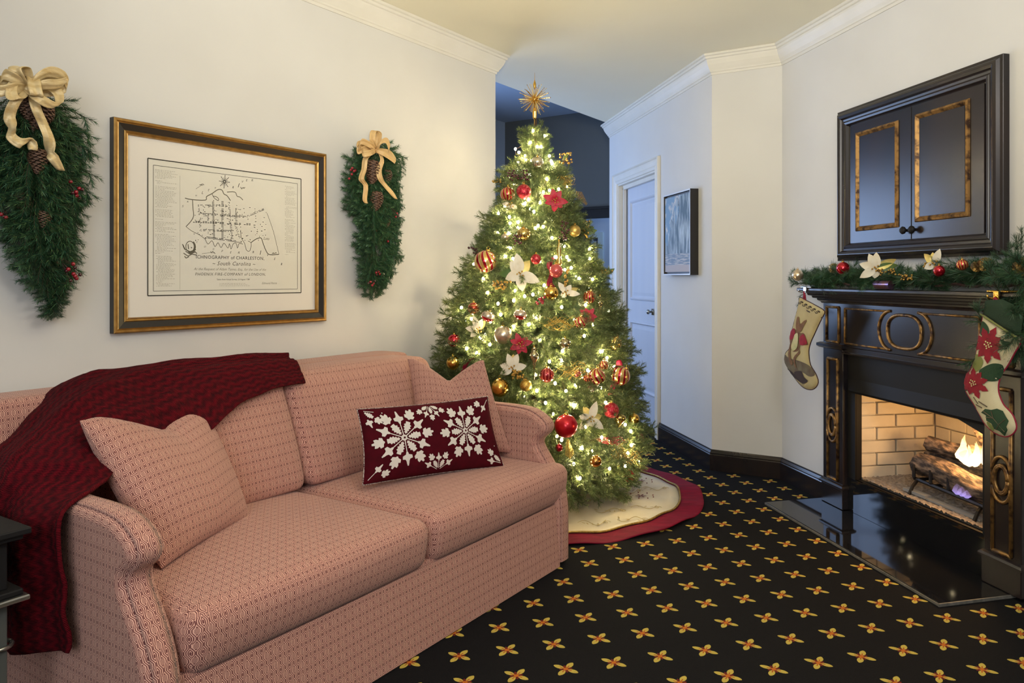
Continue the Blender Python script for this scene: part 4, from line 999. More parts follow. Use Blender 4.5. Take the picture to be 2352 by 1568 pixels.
# ------------------------------------------------------------------ small makers
def sphere_prof(r, k=14, sq=1.0): return [(r * sin(pi * i / k), -r * sq * cos(pi * i / k)) for i in range(k + 1)]
def berry_mesh(name, r, mat): mb = MB(); mb.lathe(sphere_prof(r, 6), n=8); return mb.mesh(name, mat, smooth=True)
BR = berry_mesh('berry', .0068, 'berry_red'); BD = berry_mesh('berry', .0060, 'berry_dark'); BG = berry_mesh('berry', .0058, 'berry_gold')
def cone_mesh(name, L, R_, mat, n=95):
    mb = MB(); mb.lathe([(.001, 0), (R_ * .5, L * .1), (R_ * .6, L * .45), (R_ * .35, L * .85), (.001, L)], n=8)
    for k in range(n):
        t = (k + .5) / n; z = L * (.02 + .96 * t); rr = R_ * sin(pi * min(1, .12 + .86 * t) ** .8) ** .7; a = k * 2.39996; o = Vector((cos(a), sin(a), 0)); s_ = Vector((-sin(a), cos(a), 0)); up = Z
        p = o * rr * .35 + Z * z; e = o * rr + Z * (z + R_ * .16); w_ = R_ * .30 * (1 - .4 * t); b = R_ * .10
        mb.add([p - s_ * w_ * .6, p + s_ * w_ * .6, e + s_ * w_, e + o * .002 + Z * b, e - s_ * w_, e + s_ * w_ - Z * b, e - s_ * w_ - Z * b], [(0, 1, 2, 3, 4), (4, 3, 2, 5, 6), (0, 4, 6), (1, 5, 2), (0, 6, 5, 1)])
    return mb.mesh(name, mat)
CB = cone_mesh('pine_cone', .085, .030, 'cone_brown'); CG = cone_mesh('pine_cone', .060, .026, 'cone_gold', 70)
def ribbon(pts, wd, side, mat, parent, name, seg=4, label=None):
    "a band swept along 3D points; side = width direction(s)"
    P = catmull([tuple(p) for p in pts], seg, False); n = len(P) - 1; mb = MB()
    sd = side if isinstance(side, list) else [side] * len(pts)
    def f(u, v):
        i = u * n; k = min(n - 1, int(i)); p = Vector(P[k]).lerp(Vector(P[k + 1]), i - k); j = u * (len(sd) - 1); q = min(len(sd) - 2, int(j)); s_ = Vector(sd[q]).lerp(Vector(sd[q + 1]), j - q).normalized()
        t = (Vector(P[min(n, k + 1)]) - Vector(P[k])).normalized(); nrm = t.cross(s_)
        return p + s_ * (v - .5) * wd * (.75 + .25 * min(1, 8 * u, 8 * (1 - u))) + nrm * (.10 * wd * sin(pi * v) + .0016 * sin(v * 11 + u * 5))
    mb.grid(f, n, 8); o = mb.build(name, mat, parent, True, label=label); sd_ = o.modifiers.new('solid', 'SOLIDIFY'); sd_.thickness = .0012; return o
# ------------------------------------------------------------------ hanging sprays on the left wall
def spray(label, outline_l, outline_r, top, bot, scale, cones, berries, seed, axis):
    rnd = random.Random(seed); y0, y1 = top, bot
    c = LWp(axis(y0), y0, .05); t = thing('pine_spray', c, label, 'christmas spray'); mtxs = []
    def interp(tab, y):
        for a, b in zip(tab, tab[1:]):
            if a[0] <= y <= b[0]: return a[1] + (b[1] - a[1]) * (y - a[0]) / (b[0] - a[0])
        return tab[0][1] if y < tab[0][0] else tab[-1][1]
    n = 24
    for layer, (s_, k_, drop) in enumerate(((.02, 1.0, .75), (.05, .96, .95), (.085, .78, 1.2), (.11, .50, 1.6), (.125, .25, 2.2))):
        for i in range(n if layer < 3 else 16):
            y = y0 + (y1 - y0) * (i + rnd.random()) / n * .93
            for sd in (-1, 1):
                edge = interp(outline_l if sd < 0 else outline_r, min(y1, y + scale * 60)); ax_ = axis(y); half = abs(edge - ax_) * k_ * rnd.uniform(.80, 1.02)
                p = LWp(ax_ + sd * half * .05, y, s_ * .8 + .01); tipx = ax_ + sd * half; tipy = min(y1, y + half * drop * rnd.uniform(.6, 1.0) + scale * 22)
                e = LWp(tipx, tipy, s_ * .9 + .012); d = e - p; Ln = d.length; 
                if Ln < .02: continue
                m_ = min(3, max(1, int(round(Ln / .12)))); d.normalize(); l = .17 * (.72 if scale < .9 else .95); L0 = max(0, Ln - l)
                mtxs.append((rnd.choice(ST), aimN(p + d * L0, d + LN * rnd.uniform(-.02, .28), LN, rnd.uniform(-.35, .35), (.95, .95, l / .17 * min(1, Ln / l * 1.0 + .25)))))
                if L0 > .06: mtxs.append((rnd.choice(ST), aimN(p + d * L0 * .35, d + LN * rnd.uniform(0, .2), LN, rnd.uniform(-.4, .4), (.95, .95, l / .17))))
    e = LWp(axis(y1) , y1 - scale * 2, .03); p = LWp(axis(y1 - scale * 95), y1 - scale * 95, .06); d = e - p; mtxs.append((ST[0], aimN(p, d, LN, 0, (.9, .9, d.length / .17))))
    mtxs.append((ST[1], aimN(p - d * .6, d, LN, 0, (.9, .9, d.length / .17)))); 
    for me, mx in mtxs[:290]: inst(me, 'branch_tip', mx, t)
    if len(mtxs) > 290: joined(mtxs[290:], 'branch_tips', ['needle_spray', 'needle_garland', 'twig_wood'], t)
    for (px, py, s_, dx, dy, sc) in cones:
        p = LWp(px, py, s_); inst(CB, 'pine_cone', aim(p, -(LD * dx - Z * dy) - LN * .1, rnd.random() * 6, sc), t)
    for cl in berries:
        root = LWp(cl[0], cl[1], .09); mb = MB()
        for (px, py, kind) in cl[2]:
            q = LWp(px, py, .10 + rnd.uniform(0, .03)); mb.tube([root, root.lerp(q, .5) + LN * .012, q], .0011, 4); inst(BR if kind == 'r' else BD, 'berry', Matrix.Translation(q) @ Matrix.Scale(cl[3], 4), t)
        mb.build('berry_stem', 'stem_dark', t)
    return t
sl = spray('large green pine spray with cream bow at the left edge of the wall', [(150, -110), (300, -100), (480, -30), (545, 14), (600, 40), (640, 66), (690, 100), (730, 112)], [(150, 150), (205, 214), (260, 222), (330, 205), (400, 222), (480, 190), (560, 176), (620, 160), (650, 146), (680, 128), (730, 120)], 190, 728, 1.0,
    [(68, 208, .15, .0, -1.0, 1.05), (108, 236, .145, .35, -.9, 1.15), (88, 340, .14, .0, -1, .95), (103, 482, .12, .1, -1, .75), (45, 440, .11, -.3, -1, .8)],
    [((150, 420, [(162, 417, 'r'), (182, 433, 'r'), (189, 435, 'd'), (175, 441, 'r'), (171, 451, 'r'), (182, 454, 'd'), (167, 443, 'd'), (176, 449, 'r')], 1.0)), ((125, 590, [(135, 602, 'r'), (141, 595, 'r'), (168, 606, 'r'), (172, 614, 'd'), (157, 618, 'r'), (153, 622, 'd'), (169, 629, 'r'), (184, 631, 'd'), (176, 639, 'r'), (162, 644, 'd'), (173, 634, 'r')], 1.0)), ((10, 480, [(3, 492, 'r'), (9, 497, 'd'), (14, 499, 'r'), (28, 451, 'r')], 1.0))], 3,
    lambda y: 62 + (y - 190) * .105)
def bow(parent, cx_, cy_, k, mat, loops, tails, wd):
    "k metres per pixel are implied by the wall plane; points are given in the wall plane with their stand-off"
    g = lambda x, y, s_: LWp(cx_ + x, cy_ + y, s_)
    b = MB(); c = g(0, 0, .17); b.lathe(sphere_prof(wd * .32, 8), c, 10); kn = b.build('bow', mat, parent, True)
    for pts, side in loops: ribbon([g(*p) for p in pts], wd, side, mat, kn, 'bow_loop')
    for pts, side in tails: ribbon([g(*p) for p in pts], wd * .92, side, mat, kn, 'ribbon_tail')
U, Zv, Nn = LD, Z, LN
bow(sl, 62, 205, 1, 'ribbon_cream',
    [([(0, 0, .17), (-25, -22, .20), (-52, -34, .19), (-60, -10, .165), (-30, 2, .16), (0, 2, .16)], Zv + Nn * .5), ([(0, 0, .17), (20, -24, .20), (52, -40, .20), (82, -30, .19), (92, -5, .17), (50, 5, .16), (0, 2, .16)], Zv + Nn * .5),
     ([(0, 0, .17), (-20, -30, .20), (-28, -50, .20), (-6, -50, .18), (2, -20, .165), (0, 0, .16)], U * .6 + Nn * .6), ([(0, 0, .17), (36, -10, .20), (70, -12, .20), (88, -20, .18), (70, -34, .165), (10, -10, .16)], Zv + Nn * .7),
     ([(0, 0, .17), (-18, 22, .21), (-35, 14, .205), (-32, -14, .19), (-14, -22, .175), (0, -4, .16)], U + Zv * .4), ([(0, 0, .17), (22, 16, .215), (18, -4, .215), (14, -28, .19), (6, -20, .17), (0, -4, .16)], U + Nn * .3),
     ([(0, 0, .17), (30, 22, .21), (56, 36, .20), (74, 34, .185), (70, 6, .17), (40, -8, .17), (0, -4, .16)], U * .7 + Zv * .6), ([(0, 0, .17), (-30, -2, .20), (-64, 4, .19), (-72, -16, .17), (-34, -18, .16), (0, -4, .16)], Zv + Nn * .3)],
    [([(-4, 4, .165), (-28, 30, .19), (-40, 62, .17), (-34, 88, .18), (-36, 108, .165), (-14, 124, .18), (8, 116, .165), (14, 140, .17)], [U, U, U, U * .2 + Nn, Zv * .4 + U * .4, Zv + U * .2, U * .2 + Nn * .8, U]),
     ([(10, 6, .165), (22, 46, .19), (36, 78, .175), (50, 112, .18), (54, 144, .165), (62, 160, .175), (78, 186, .16)], [U, U, U, U, U * .3 + Nn, U * .9 + Zv * .3, U])], .036)
sr = spray('smaller green pine spray with tan bow between the framed map and the tree', [(300, 820), (340, 800), (390, 786), (440, 784), (480, 800), (520, 812), (620, 822), (660, 834), (680, 845)], [(300, 895), (325, 918), (350, 935), (400, 920), (440, 930), (480, 926), (520, 918), (560, 918), (600, 915), (630, 902), (660, 880), (680, 866)], 318, 680, .62,
    [(858, 366, .145, 0, -1, 1.35), (889, 388, .12, .1, -1, 1.0), (866, 438, .14, .05, -1, 1.15), (890, 500, .11, .1, -1, .6)],
    [((812, 380, [(806, 390, 'r'), (809, 386, 'r'), (813, 393, 'r'), (808, 400, 'r'), (802, 410, 'r'), (816, 391, 'r')], .9)), ((885, 468, [(886, 487, 'r'), (889, 476, 'r'), (912, 490, 'r'), (915, 496, 'd'), (909, 498, 'r'), (884, 470, 'r')], .9)), ((870, 520, [(863, 531, 'r'), (883, 537, 'r'), (878, 541, 'r'), (891, 554, 'r'), (874, 561, 'r'), (880, 544, 'r')], .9)), ((860, 618, [(864, 626, 'r'), (869, 624, 'r'), (865, 631, 'd'), (872, 629, 'r')], .9)), ((852, 645, [(846, 650, 'd'), (851, 647, 'r'), (858, 651, 'r'), (861, 645, 'd'), (855, 655, 'r')], .9))], 8,
    lambda y: 862 + (y - 318) * -.012)
bow(sr, 864, 345, 1, 'ribbon_tan',
    [([(0, 0, .17), (-14, -12, .21), (-34, -20, .20), (-38, -4, .18), (-18, 2, .165), (0, 0, .16)], Zv + Nn * .4), ([(0, 0, .17), (10, -18, .205), (24, -22, .20), (30, -2, .19), (18, 8, .175), (0, 0, .16)], U * .4 + Zv), ([(0, 0, .17), (-8, -22, .20), (-6, -44, .19), (6, -40, .18), (4, -18, .165), (0, 0, .16)], U + Nn * .4),
     ([(0, 0, .17), (-14, 6, .215), (-30, 8, .20), (-30, -2, .18), (-12, -4, .165), (0, 0, .16)], Zv), ([(0, 0, .17), (20, 8, .20), (38, 20, .185), (44, 24, .18), (30, 6, .165), (0, 0, .16)], Zv + U * .3), ([(0, 0, .17), (-22, -4, .19), (-42, 2, .17), (-42, -14, .165), (-18, -14, .16), (0, -4, .16)], Zv)],
    [([(-6, 4, .165), (-24, 18, .17), (-28, 44, .165), (-34, 66, .17), (-24, 82, .165), (-26, 112, .16), (-22, 122, .16)], [Nn + U * .3, Nn * .8 + U * .3, U * .3 + Nn, U * .5 + Nn, U, U, U * .5]),
     ([(6, 4, .17), (14, 22, .185), (6, 46, .175), (10, 66, .18), (20, 80, .17), (34, 96, .165), (46, 112, .16)], [U, U, U * .6 + Nn * .6, U * .7 + Nn * .4, U + Zv * .3, U + Zv * .5, U])], .030)

# ================================================================== CHRISTMAS TREE
TX, TY = -.175, 4.24
RT = [(2.10, .015), (2.04, .05), (1.95, .095), (1.80, .155), (1.68, .19), (1.56, .245), (1.43, .295), (1.31, .345), (1.18, .395), (1.07, .44), (.94, .485), (.82, .52), (.70, .55), (.58, .575), (.45, .60), (.33, .615), (.22, .60), (.12, .53), (.0, .45)]
def trad(z):
    for (za, ra), (zb_, rb) in zip(RT, RT[1:]):
        if zb_ <= z <= za: return ra + (rb - ra) * (za - z) / (za - zb_)
    return .01
def on_tree(px, py, k=.97):
    r = sight(px, py); y = TY - .75
    while y < TY + .1:
        p = Vector((r.x * y, y, CAMH + r.z * y)); 
        if 0 < p.z < 2.15 and sqrt((p.x - TX) ** 2 + (y - TY) ** 2) < trad(p.z) * k: return p
        y += .006
    y = TY; return Vector((r.x * y, y, CAMH + r.z * y))
tree = thing('christmas_tree', (TX, TY, 0), 'tall lit christmas tree between the sofa and the corridor', 'christmas tree')
m = MB(); m.tube([Vector((TX, TY, .03)), Vector((TX, TY, 2.0)), Vector((TX + .005, TY, 2.12))], .020, 8, True, .006); m.build('trunk', 'twig_wood', tree, True)
rnd = random.Random(11); tips = []
zz = .12
while zz < 1.93:
    R_ = trad(zz); n = max(4, int(2 * pi * R_ / .052))
    for k in range(n):
        a = 2 * pi * (k + rnd.random()) / n; z = zz + rnd.uniform(-.03, .03)
        for ring_, (fr_, sc) in enumerate(((1.0, 1.0), (.78, 1.0), (.52, .95))):
            if ring_ and rnd.random() < (.25 if ring_ == 1 else .5): continue
            rr = R_ * fr_ * rnd.uniform(.88, 1.06) - .105 * sc; rr = max(.0, rr); o = Vector((cos(a), sin(a), 0)); p = Vector((TX, TY, z + (.05 if ring_ else 0))) + o * rr
            up = rnd.uniform(-.25, .45) + (1.0 if zz > 1.86 else 0)
            if zz < .25: up -= .5
            d = (o + Z * up + Vector((rnd.uniform(-.25, .25), rnd.uniform(-.25, .25), 0))).normalized(); e = p + d * .16
            if toL(e).y < .035 or toL(p).y < .02: continue
            tips.append((e.y + (0 if ring_ == 0 else .35) + (.4 if ring_ == 2 else 0), rnd.choice(TT), aim(p, d, rnd.random() * 6, sc * rnd.uniform(.9, 1.15) * (.72 if zz > 1.86 else 1))))
    zz += .058
tips.sort(key=lambda q: q[0])
for _, me, mx in tips[:295]: inst(me, 'branch_tip', mx, tree)
joined([(a, b) for _, a, b in tips[295:]], 'inner_branches', ['needle_tree', 'needle_tree_light', 'twig_wood'], tree)
for (x0_, y0_, x1_, y1_) in ((1050, 797, 1008, 800), (1035, 778, 1004, 775), (1062, 668, 1030, 660), (1430, 810, 1470, 800), (1420, 720, 1442, 706), (1405, 752, 1428, 752), (1350, 1100, 1372, 1138), (1300, 1120, 1322, 1165), (1440, 890, 1475, 880), (1470, 1000, 1492, 1020), (1100, 560, 1088, 540), (1440, 1060, 1492, 1062), (1290, 1080, 1300, 1140), (1318, 1080, 1340, 1122), (1240, 300, 1252, 285)):
    p = on_tree(x0_, y0_, .93); r = sight(x1_, y1_); e = Vector((r.x * p.y, p.y, CAMH + r.z * p.y)); d = e - p; L_ = max(d.length, .05); inst(rnd.choice(TT), 'branch_tip', aim(e - d.normalized() * .15, d, rnd.random() * 6, 1.0), tree)
# bulbs on a string
PXB = [(1224, 300), (1250, 312), (1218, 327), (1234, 337), (1243, 337), (1184, 342), (1192, 350), (1206, 358), (1190, 372), (1262, 358), (1266, 370), (1208, 365), (1268, 376), (1256, 411), (1182, 423), (1262, 437), (1248, 441), (1213, 458), (1283, 434), (1302, 428), (1145, 490), (1170, 498), (1218, 480), (1226, 486), (1160, 472), (1190, 510), (1172, 513), (1168, 535), (1230, 524), (1236, 518), (1248, 520), (1268, 546), (1172, 568), (1161, 588), (1178, 594), (1088, 606), (1296, 565), (1302, 590), (1354, 572), (1354, 593), (1361, 641), (1120, 672), (1144, 697), (1060, 706), (1083, 732), (1183, 668), (1205, 680), (1224, 676), (1150, 722), (1127, 739), (1240, 779), (1125, 791), (1072, 800), (1094, 810), (1292, 806), (1342, 771), (1383, 807), (1320, 735), (1293, 828), (1180, 690), (1232, 727), (1300, 898), (1253, 925), (1203, 908), (1233, 897), (1322, 884), (1391, 924), (1449, 990), (1436, 975), (1382, 1004), (1337, 1029), (1359, 1036), (1442, 1040), (1467, 1060), (1436, 1070), (1400, 1076), (1450, 1022), (1394, 822), (1411, 842), (1270, 950), (1290, 1010), (1332, 1098), (1103, 775), (1345, 700), (1214, 745), (1290, 705), (1140, 760), (1275, 590), (1240, 600), (1330, 640), (1200, 640), (1250, 655), (1312, 615), (1110, 640), (1180, 750), (1362, 745), (1262, 830), (1350, 850), (1230, 860), (1275, 880), (1318, 930), (1345, 980), (1400, 1010), (1420, 960), (1380, 890), (1318, 1065), (1295, 780), (1205, 465), (1240, 465)]
lights = thing('string_lights', (TX, TY, .1), 'string of small warm white lights wound around the christmas tree', 'string lights')
mb = MB(); mb.lathe(sphere_prof(.0066, 6, 1.25), n=8); bulb = mb.mesh('bulb', 'bulb_glow', smooth=True)
PB = [on_tree(x, y, 1.0) - sight(x, y) * rnd.uniform(-.02, .03) for x, y in PXB]
for _ in range(46):
    z = rnd.uniform(.2, 1.95); a = rnd.uniform(.0, pi); R_ = trad(z) * .92; p = Vector((TX + R_ * cos(a), TY + R_ * sin(a), z))
    if toL(p).y > .06: PB.append(p)
for _ in range(34):      # deeper inside, they light the branches from within
    z = rnd.uniform(.2, 1.9); a = rnd.uniform(-pi, 0); R_ = trad(z) * rnd.uniform(.55, .8); PB.append(Vector((TX + R_ * cos(a), TY + R_ * sin(a), z)))
for p in PB: inst(bulb, 'bulb', Matrix.Translation(p), lights)
order = sorted(PB, key=lambda p: (int((p.z) / .16), math.atan2(p.y - TY, p.x - TX) * (1 if int(p.z / .16) % 2 else -1)))
m = MB()
for a, b in zip(order, order[1:]):
    c = (a + b) / 2; c = Vector((TX + (c.x - TX) * .86, TY + (c.y - TY) * .86, c.z)); m.tube([a, c, b], .0012, 3, False)
m.build('wire', 'stem_dark', lights)
# skirt on the floor
SC = Vector((-.064, 4.239, 0)); sk = thing('tree_skirt', SC, 'round cream satin tree skirt with gold braid and red velvet border on the carpet', 'tree skirt')
def skz(a, r_): return .004 + .006 + .005 * sin(a * 7 + 1) * (r_ / .8) + .004 * sin(a * 17) * (r_ / .8) ** 2 + .005 * noise.noise(Vector((cos(a) * r_ * 6, sin(a) * r_ * 6, 4)))
def skr(a): return 1 + .004 * sin(a * 13) + .006 * sin(a * 3 + 2)
def skirt_ring(r0, r1, lift=0.0, n=200, mr=10, mat='satin_cream', name='panel'):
    m = MB(); m.grid(lambda u, v: SC + Vector((cos(2 * pi * u), sin(2 * pi * u), 0)) * (r0 + (r1 - r0) * v) * skr(2 * pi * u) + Z * (skz(2 * pi * u, r0 + (r1 - r0) * v) + lift), n, mr, True); o = m.build(name, mat, sk, True); s_ = o.modifiers.new('solid', 'SOLIDIFY'); s_.thickness = .004; s_.offset = 1
skirt_ring(.05, .70); skirt_ring(.695, .825, .002, mat='velvet_red', name='velvet_border')
m = MB(); m.tube([SC + Vector((cos(a), sin(a), 0)) * .698 * skr(a) + Z * (skz(a, .7) + .009) for a in [2 * pi * k / 220 for k in range(221)]], .0055, 5); m.build('gold_braid', 'braid_gold', sk, True)
def sk_at(px, py): return meet(px, py, Vector((0, 0, .015)), Z)
def sk_pt(c, x, y, lift=.0075):
    p = c + Vector((x, y, 0)); q = p - SC; a = math.atan2(q.y, q.x); return Vector((p.x, p.y, skz(a, q.length) + lift))
for (px, py, k) in ((1472, 1138, .032), (1471, 1104, .030)):
    c = sk_at(px, py); c.z = 0; m = MB()
    for j in range(6):
        a = j * pi / 3; P = [(0, 0), (.5, .16), (.85, .13), (1, 0), (.85, -.13), (.5, -.16)]; m.add([sk_pt(c, k * (x * cos(a) - y * sin(a)), k * (x * sin(a) + y * cos(a))) for x, y in P], [(0, 1, 2, 3, 4, 5)])
    m.build('embroidered_flower', 'thread_maroon', sk)
    for j in range(9):
        a = j * 2 * pi / 9 + .3; q = sk_pt(c, .072 * cos(a), .055 * sin(a), .008); m = MB(); m.lathe(sphere_prof(.0035, 4), q, 6); m.build('bead', 'thread_maroon', sk)
rr_ = random.Random(4)
for (px, py, s0_) in ((1440, 1130, 1), (1400, 1175, -1), (1480, 1165, 1), (1360, 1200, 1), (1420, 1110, -1), (1500, 1125, 1), (1340, 1150, 1), (1450, 1195, -1)):
    c = sk_at(px, py); c.z = 0; m = MB()
    P = [sk_pt(c, .14 * (t - .5), s0_ * (.035 * sin(t * 7)) + .02 * t, .007) for t in [k / 16 for k in range(17)]]; m.tube(P, .0014, 4)
    sp_ = [sk_pt(c + Vector((.07, .01, 0)), .022 * (1 - t) * cos(t * 9) * s0_, .022 * (1 - t) * sin(t * 9), .007) for t in [k / 16 for k in range(17)]]; m.tube(sp_, .0012, 4)
    for j in range(5):
        q = .14 * (j / 5 - .4); a = rr_.random() * 6; m.add([sk_pt(c, q, .01), sk_pt(c, q + .02 * cos(a) - .005 * sin(a), .01 + .02 * sin(a) + .005 * cos(a)), sk_pt(c, q + .034 * cos(a), .01 + .034 * sin(a)), sk_pt(c, q + .02 * cos(a) + .005 * sin(a), .01 + .02 * sin(a) - .005 * cos(a))], [(0, 1, 2, 3)])
    m.build('gold_scroll', 'thread_gold', sk)
# ------------------------------------------------------------------ ornaments
def perpx(px): return 1 / FPX
def ornament(px, py, rpx, mat, label, sq=1.0, shape='ball', depth=None, cap=True, tilt=(0, 0), k=1.0, name='ornament', at=None):
    p = (at or on_tree)(px, py); p = p - Vector((p.x, p.y, p.z - CAMH)).normalized() * (rpx * p.y / FPX * .7 + .035); r = rpx * p.y / FPX * k; t = thing(name, p, label, 'ornament')
    ax = Vector((tilt[0], tilt[1], 1)).normalized(); mb = MB()
    if shape == 'ball': pr = sphere_prof(r, 16, sq)
    elif shape == 'onion': pr = [(0, -r * 1.35), (r * .15, -r * 1.15), (r * .55, -r * .75), (r * .93, -r * .3), (r, 0), (r * .93, r * .35), (r * .65, r * .7), (r * .3, r * .9), (r * .15, r)]
    elif shape == 'drop': pr = [(0, -r * 1.3), (r * .5, -r * .55), (r * .9, 0), (r, r * .3), (r * .85, r * .65), (r * .4, r * .9), (r * .1, r)]
    elif shape == 'finial': pr = [(0, -r * 6), (r * .18, -r * 4.5), (r * .28, -r * 2.6), (r * .5, -r * 2.2), (r * .35, -r * 1.9), (r * .8, -r * 1.3), (r, -r * .6), (r * .95, 0), (r * .6, r * .5), (r * .35, r * .8), (r * .6, r * 1.0), (r * .3, r * 1.4)]
    elif shape == 'icicle': pr = [(0, -r * 3), (r * .9, -r * 2.3), (r, -r * 1.4), (r * .7, -r * .9), (r * .85, -r * .3), (r * .6, r * .1), (r * .8, r * .7), (r * .55, r * 1.2), (r * .75, r * 2.2), (r * .45, r * 4), (r * .15, r * 5.2)]
    elif shape == 'medallion': pr = [(0, -r * .3), (r * .8, -r * .32), (r, -r * .1), (r, r * .1), (r * .8, r * .32), (0, r * .3)]
    mb.lathe(pr, p, 24, ax); mb.build('body', mat, t, True)
    if cap:
        h = max(q[1] for q in pr); m = MB(); c_ = p + ax * (h - r * .04); rc = max(.0045, r * .2); m.lathe([(rc, -rc * .5), (rc, rc * .5), (rc * .8, rc * .7), (0, rc * .7)], c_, 12, ax); m.build('cap', 'gold_metal', t, True)
        m = MB(); m.tube([c_ + ax * rc * .7 + Vector((rc * .7 * cos(a), 0, rc * .7 * sin(a) + rc * .4)) for a in [2 * pi * j / 10 for j in range(11)]], .0009, 4); m.build('hook', 'gold_metal', t)
    return t
ORN = [(1115, 600, 26, 'swirl_red_gold', 'largest red and gold swirl ball at the upper left of the tree', 1, 'ball', (.25, -.1)), (1166, 446, 17, 'stripe_red_gold', 'red and gold striped ball near the top left beside the speckled red ball', 1, 'ball', (.1, 0)),
 (1203, 440, 17, 'red_glitter', 'speckled red glass ball below the dark berry cluster near the tree top', 1, 'ball', (0, 0)), (1234, 372, 14, 'cut_clear', 'topmost clear ribbed glass ball just below the tree tip', 1, 'ball', (.1, -.8)), (1203, 537, 16, 'cut_gold', 'gold cut glass ball in the upper middle of the tree', 1, 'ball', (0, -1)),
 (1231, 595, 12, 'red_glitter', 'small red glitter ball right of the large cream poinsettia', 1, 'ball', (0, 0)), (1277, 622, 16, 'net_red', 'pink-red netted glass ball behind the gold icicle', 1, 'ball', (0, 0)), (1266, 673, 17, 'gold_metal', 'shiny gold ball in the centre of the tree above the red berries', 1, 'ball', (0, 0)),
 (1354, 682, 15, 'stripe_red_gold', 'red and gold striped ball at the right edge beside the gold finial', 1, 'ball', (.2, -.3)), (1088, 708, 14, 'band_copper', 'copper banded ball on the left edge of the tree', 1, 'ball', (0, 0)), (1195, 722, 16, 'band_red_white', 'squat ball with a red glitter band left of centre', .75, 'ball', (.1, 0)),
 (1121, 726, 16, 'band_red_white', 'red and white banded ball half hidden right of the copper ball', .8, 'ball', (.4, 0)), (1156, 769, 21, 'champagne', 'large frosted champagne ball beside the lower red poinsettia', 1, 'ball', (0, 0)), (1043, 782, 15, 'red_metal', 'shiny red ball at the far left tip of the tree', 1, 'ball', (0, 0)),
 (1041, 833, 16, 'gold_metal', 'amber gold ball above the sofa back at the left of the tree', 1, 'ball', (0, 0)), (1332, 741, 16, 'swirl_red_gold', 'red and gold swirl ball in front of the half hidden red poinsettia', 1, 'onion', (.2, -.2)), (1298, 789, 13, 'mercury_glass', 'small mottled silver glass ball right of centre', 1, 'ball', (0, 0)),
 (1256, 861, 17, 'cut_red', 'pink-red ribbed glass ball in the lower middle of the tree', 1, 'ball', (0, .1)), (1208, 885, 14, 'gold_glitter', 'gold glitter ball above the sofa arm', 1, 'ball', (0, 0)), (1148, 890, 21, 'gold_metal', 'gold ball peeking out from behind the right sofa pillow', 1, 'ball', (0, 0)),
 (1413, 788, 16, 'cut_gold', 'ridged gold ball at the right edge of the tree near the door', 1, 'ball', (.3, -.4)), (1370, 864, 21, 'swirl_red_gold', 'tall red and gold swirl onion ornament at the lower right', 1.1, 'onion', (.15, -.2)), (1424, 862, 24, 'swirl_red_gold', 'large red and gold striped ball at the right edge below the ridged gold ball', .95, 'ball', (.9, -.2)),
 (1357, 893, 9, 'cut_clear', 'small gold rimmed ribbed medallion below the onion ornament', 1, 'medallion', (.2, -1)), (1404, 942, 18, 'red_glitter', 'dark red mosaic ball at the lower right of the tree', 1, 'ball', (0, 0)), (1423, 963, 15, 'cut_gold', 'gold ribbed drop ornament below the dark red mosaic ball', 1, 'drop', (.1, 0)),
 (1456, 962, 13, 'gold_metal', 'small gold ball at the lower right edge of the tree', 1, 'ball', (0, 0)), (1300, 978, 27, 'red_satin', 'biggest plain red ball beside the right sofa arm', 1, 'ball', (0, 0)), (1368, 1059, 14, 'copper_gold', 'coppery gold ball low on the tree above the skirt', 1, 'ball', (.2, -.3)),
 (1442, 1094, 17, 'red_satin', 'lowest red ball hanging over the cream tree skirt', 1, 'ball', (0, 0)), (1284, 1028, 9, 'red_metal', 'tiny red ball under the biggest red ball', 1, 'ball', (0, 0)), (1320, 530, 14, 'gold_matte', 'matte gold ball near the upper right edge beside dark berries', 1, 'ball', (0, 0)),
 (1160, 545, 9, 'champagne', 'tiny champagne ball above the large swirl ball', 1, 'ball', (0, 0)), (1284, 592, 7.5, 'cut_gold', 'long gold icicle ornament above the netted red ball', 1, 'icicle', (0, 0)), (1378, 690, 8, 'mercury_glass', 'slim gold beaded finial at the right edge of the tree', 1, 'finial', (0, 0)), (1227, 812, 11, 'mercury_glass', 'long mercury glass finial left of the ribbed pink-red ball', 1, 'finial', (0, 0)),
 (1348, 868, 9, 'stripe_red_gold', 'small pink striped ball left of the tall swirl onion', 1, 'ball', (0, 0)), (1327, 858, 8, 'net_red', 'tiny pink ball among gold mesh in the lower right', 1, 'ball', (0, 0)), (1387, 838, 11, 'swirl_red_gold', 'small striped ball tucked above the large right-hand striped ball', 1, 'ball', (0, 0))]
for px, py, r_, mt, lb, sq, sh, tl in ORN: ornament(px, py, r_, mt, lb, sq, sh, tilt=tl)
def petal(mb, c, d, up, L_, wd, cup=.15, curl=.25, n=6, ruff=0.0):
    s_ = d.cross(up).normalized(); P = []
    for i in range(n + 1):
        t = i / n; w_ = wd * (sin(pi * t ** .8) ** .8) * (1 if t < 1 else 0) + .0004; h = curl * L_ * t * t
        for j in (-1, 0, 1): P.append(c + d * L_ * t + up * (h * -1 + cup * w_ * abs(j) + (ruff * sin(t * 20 + j) if j else 0)) + s_ * w_ * j)
    F = []
    for i in range(n):
        for j in range(2): a = i * 3 + j; F.append((a, a + 1, a + 4, a + 3))
    mb.add(P, F)
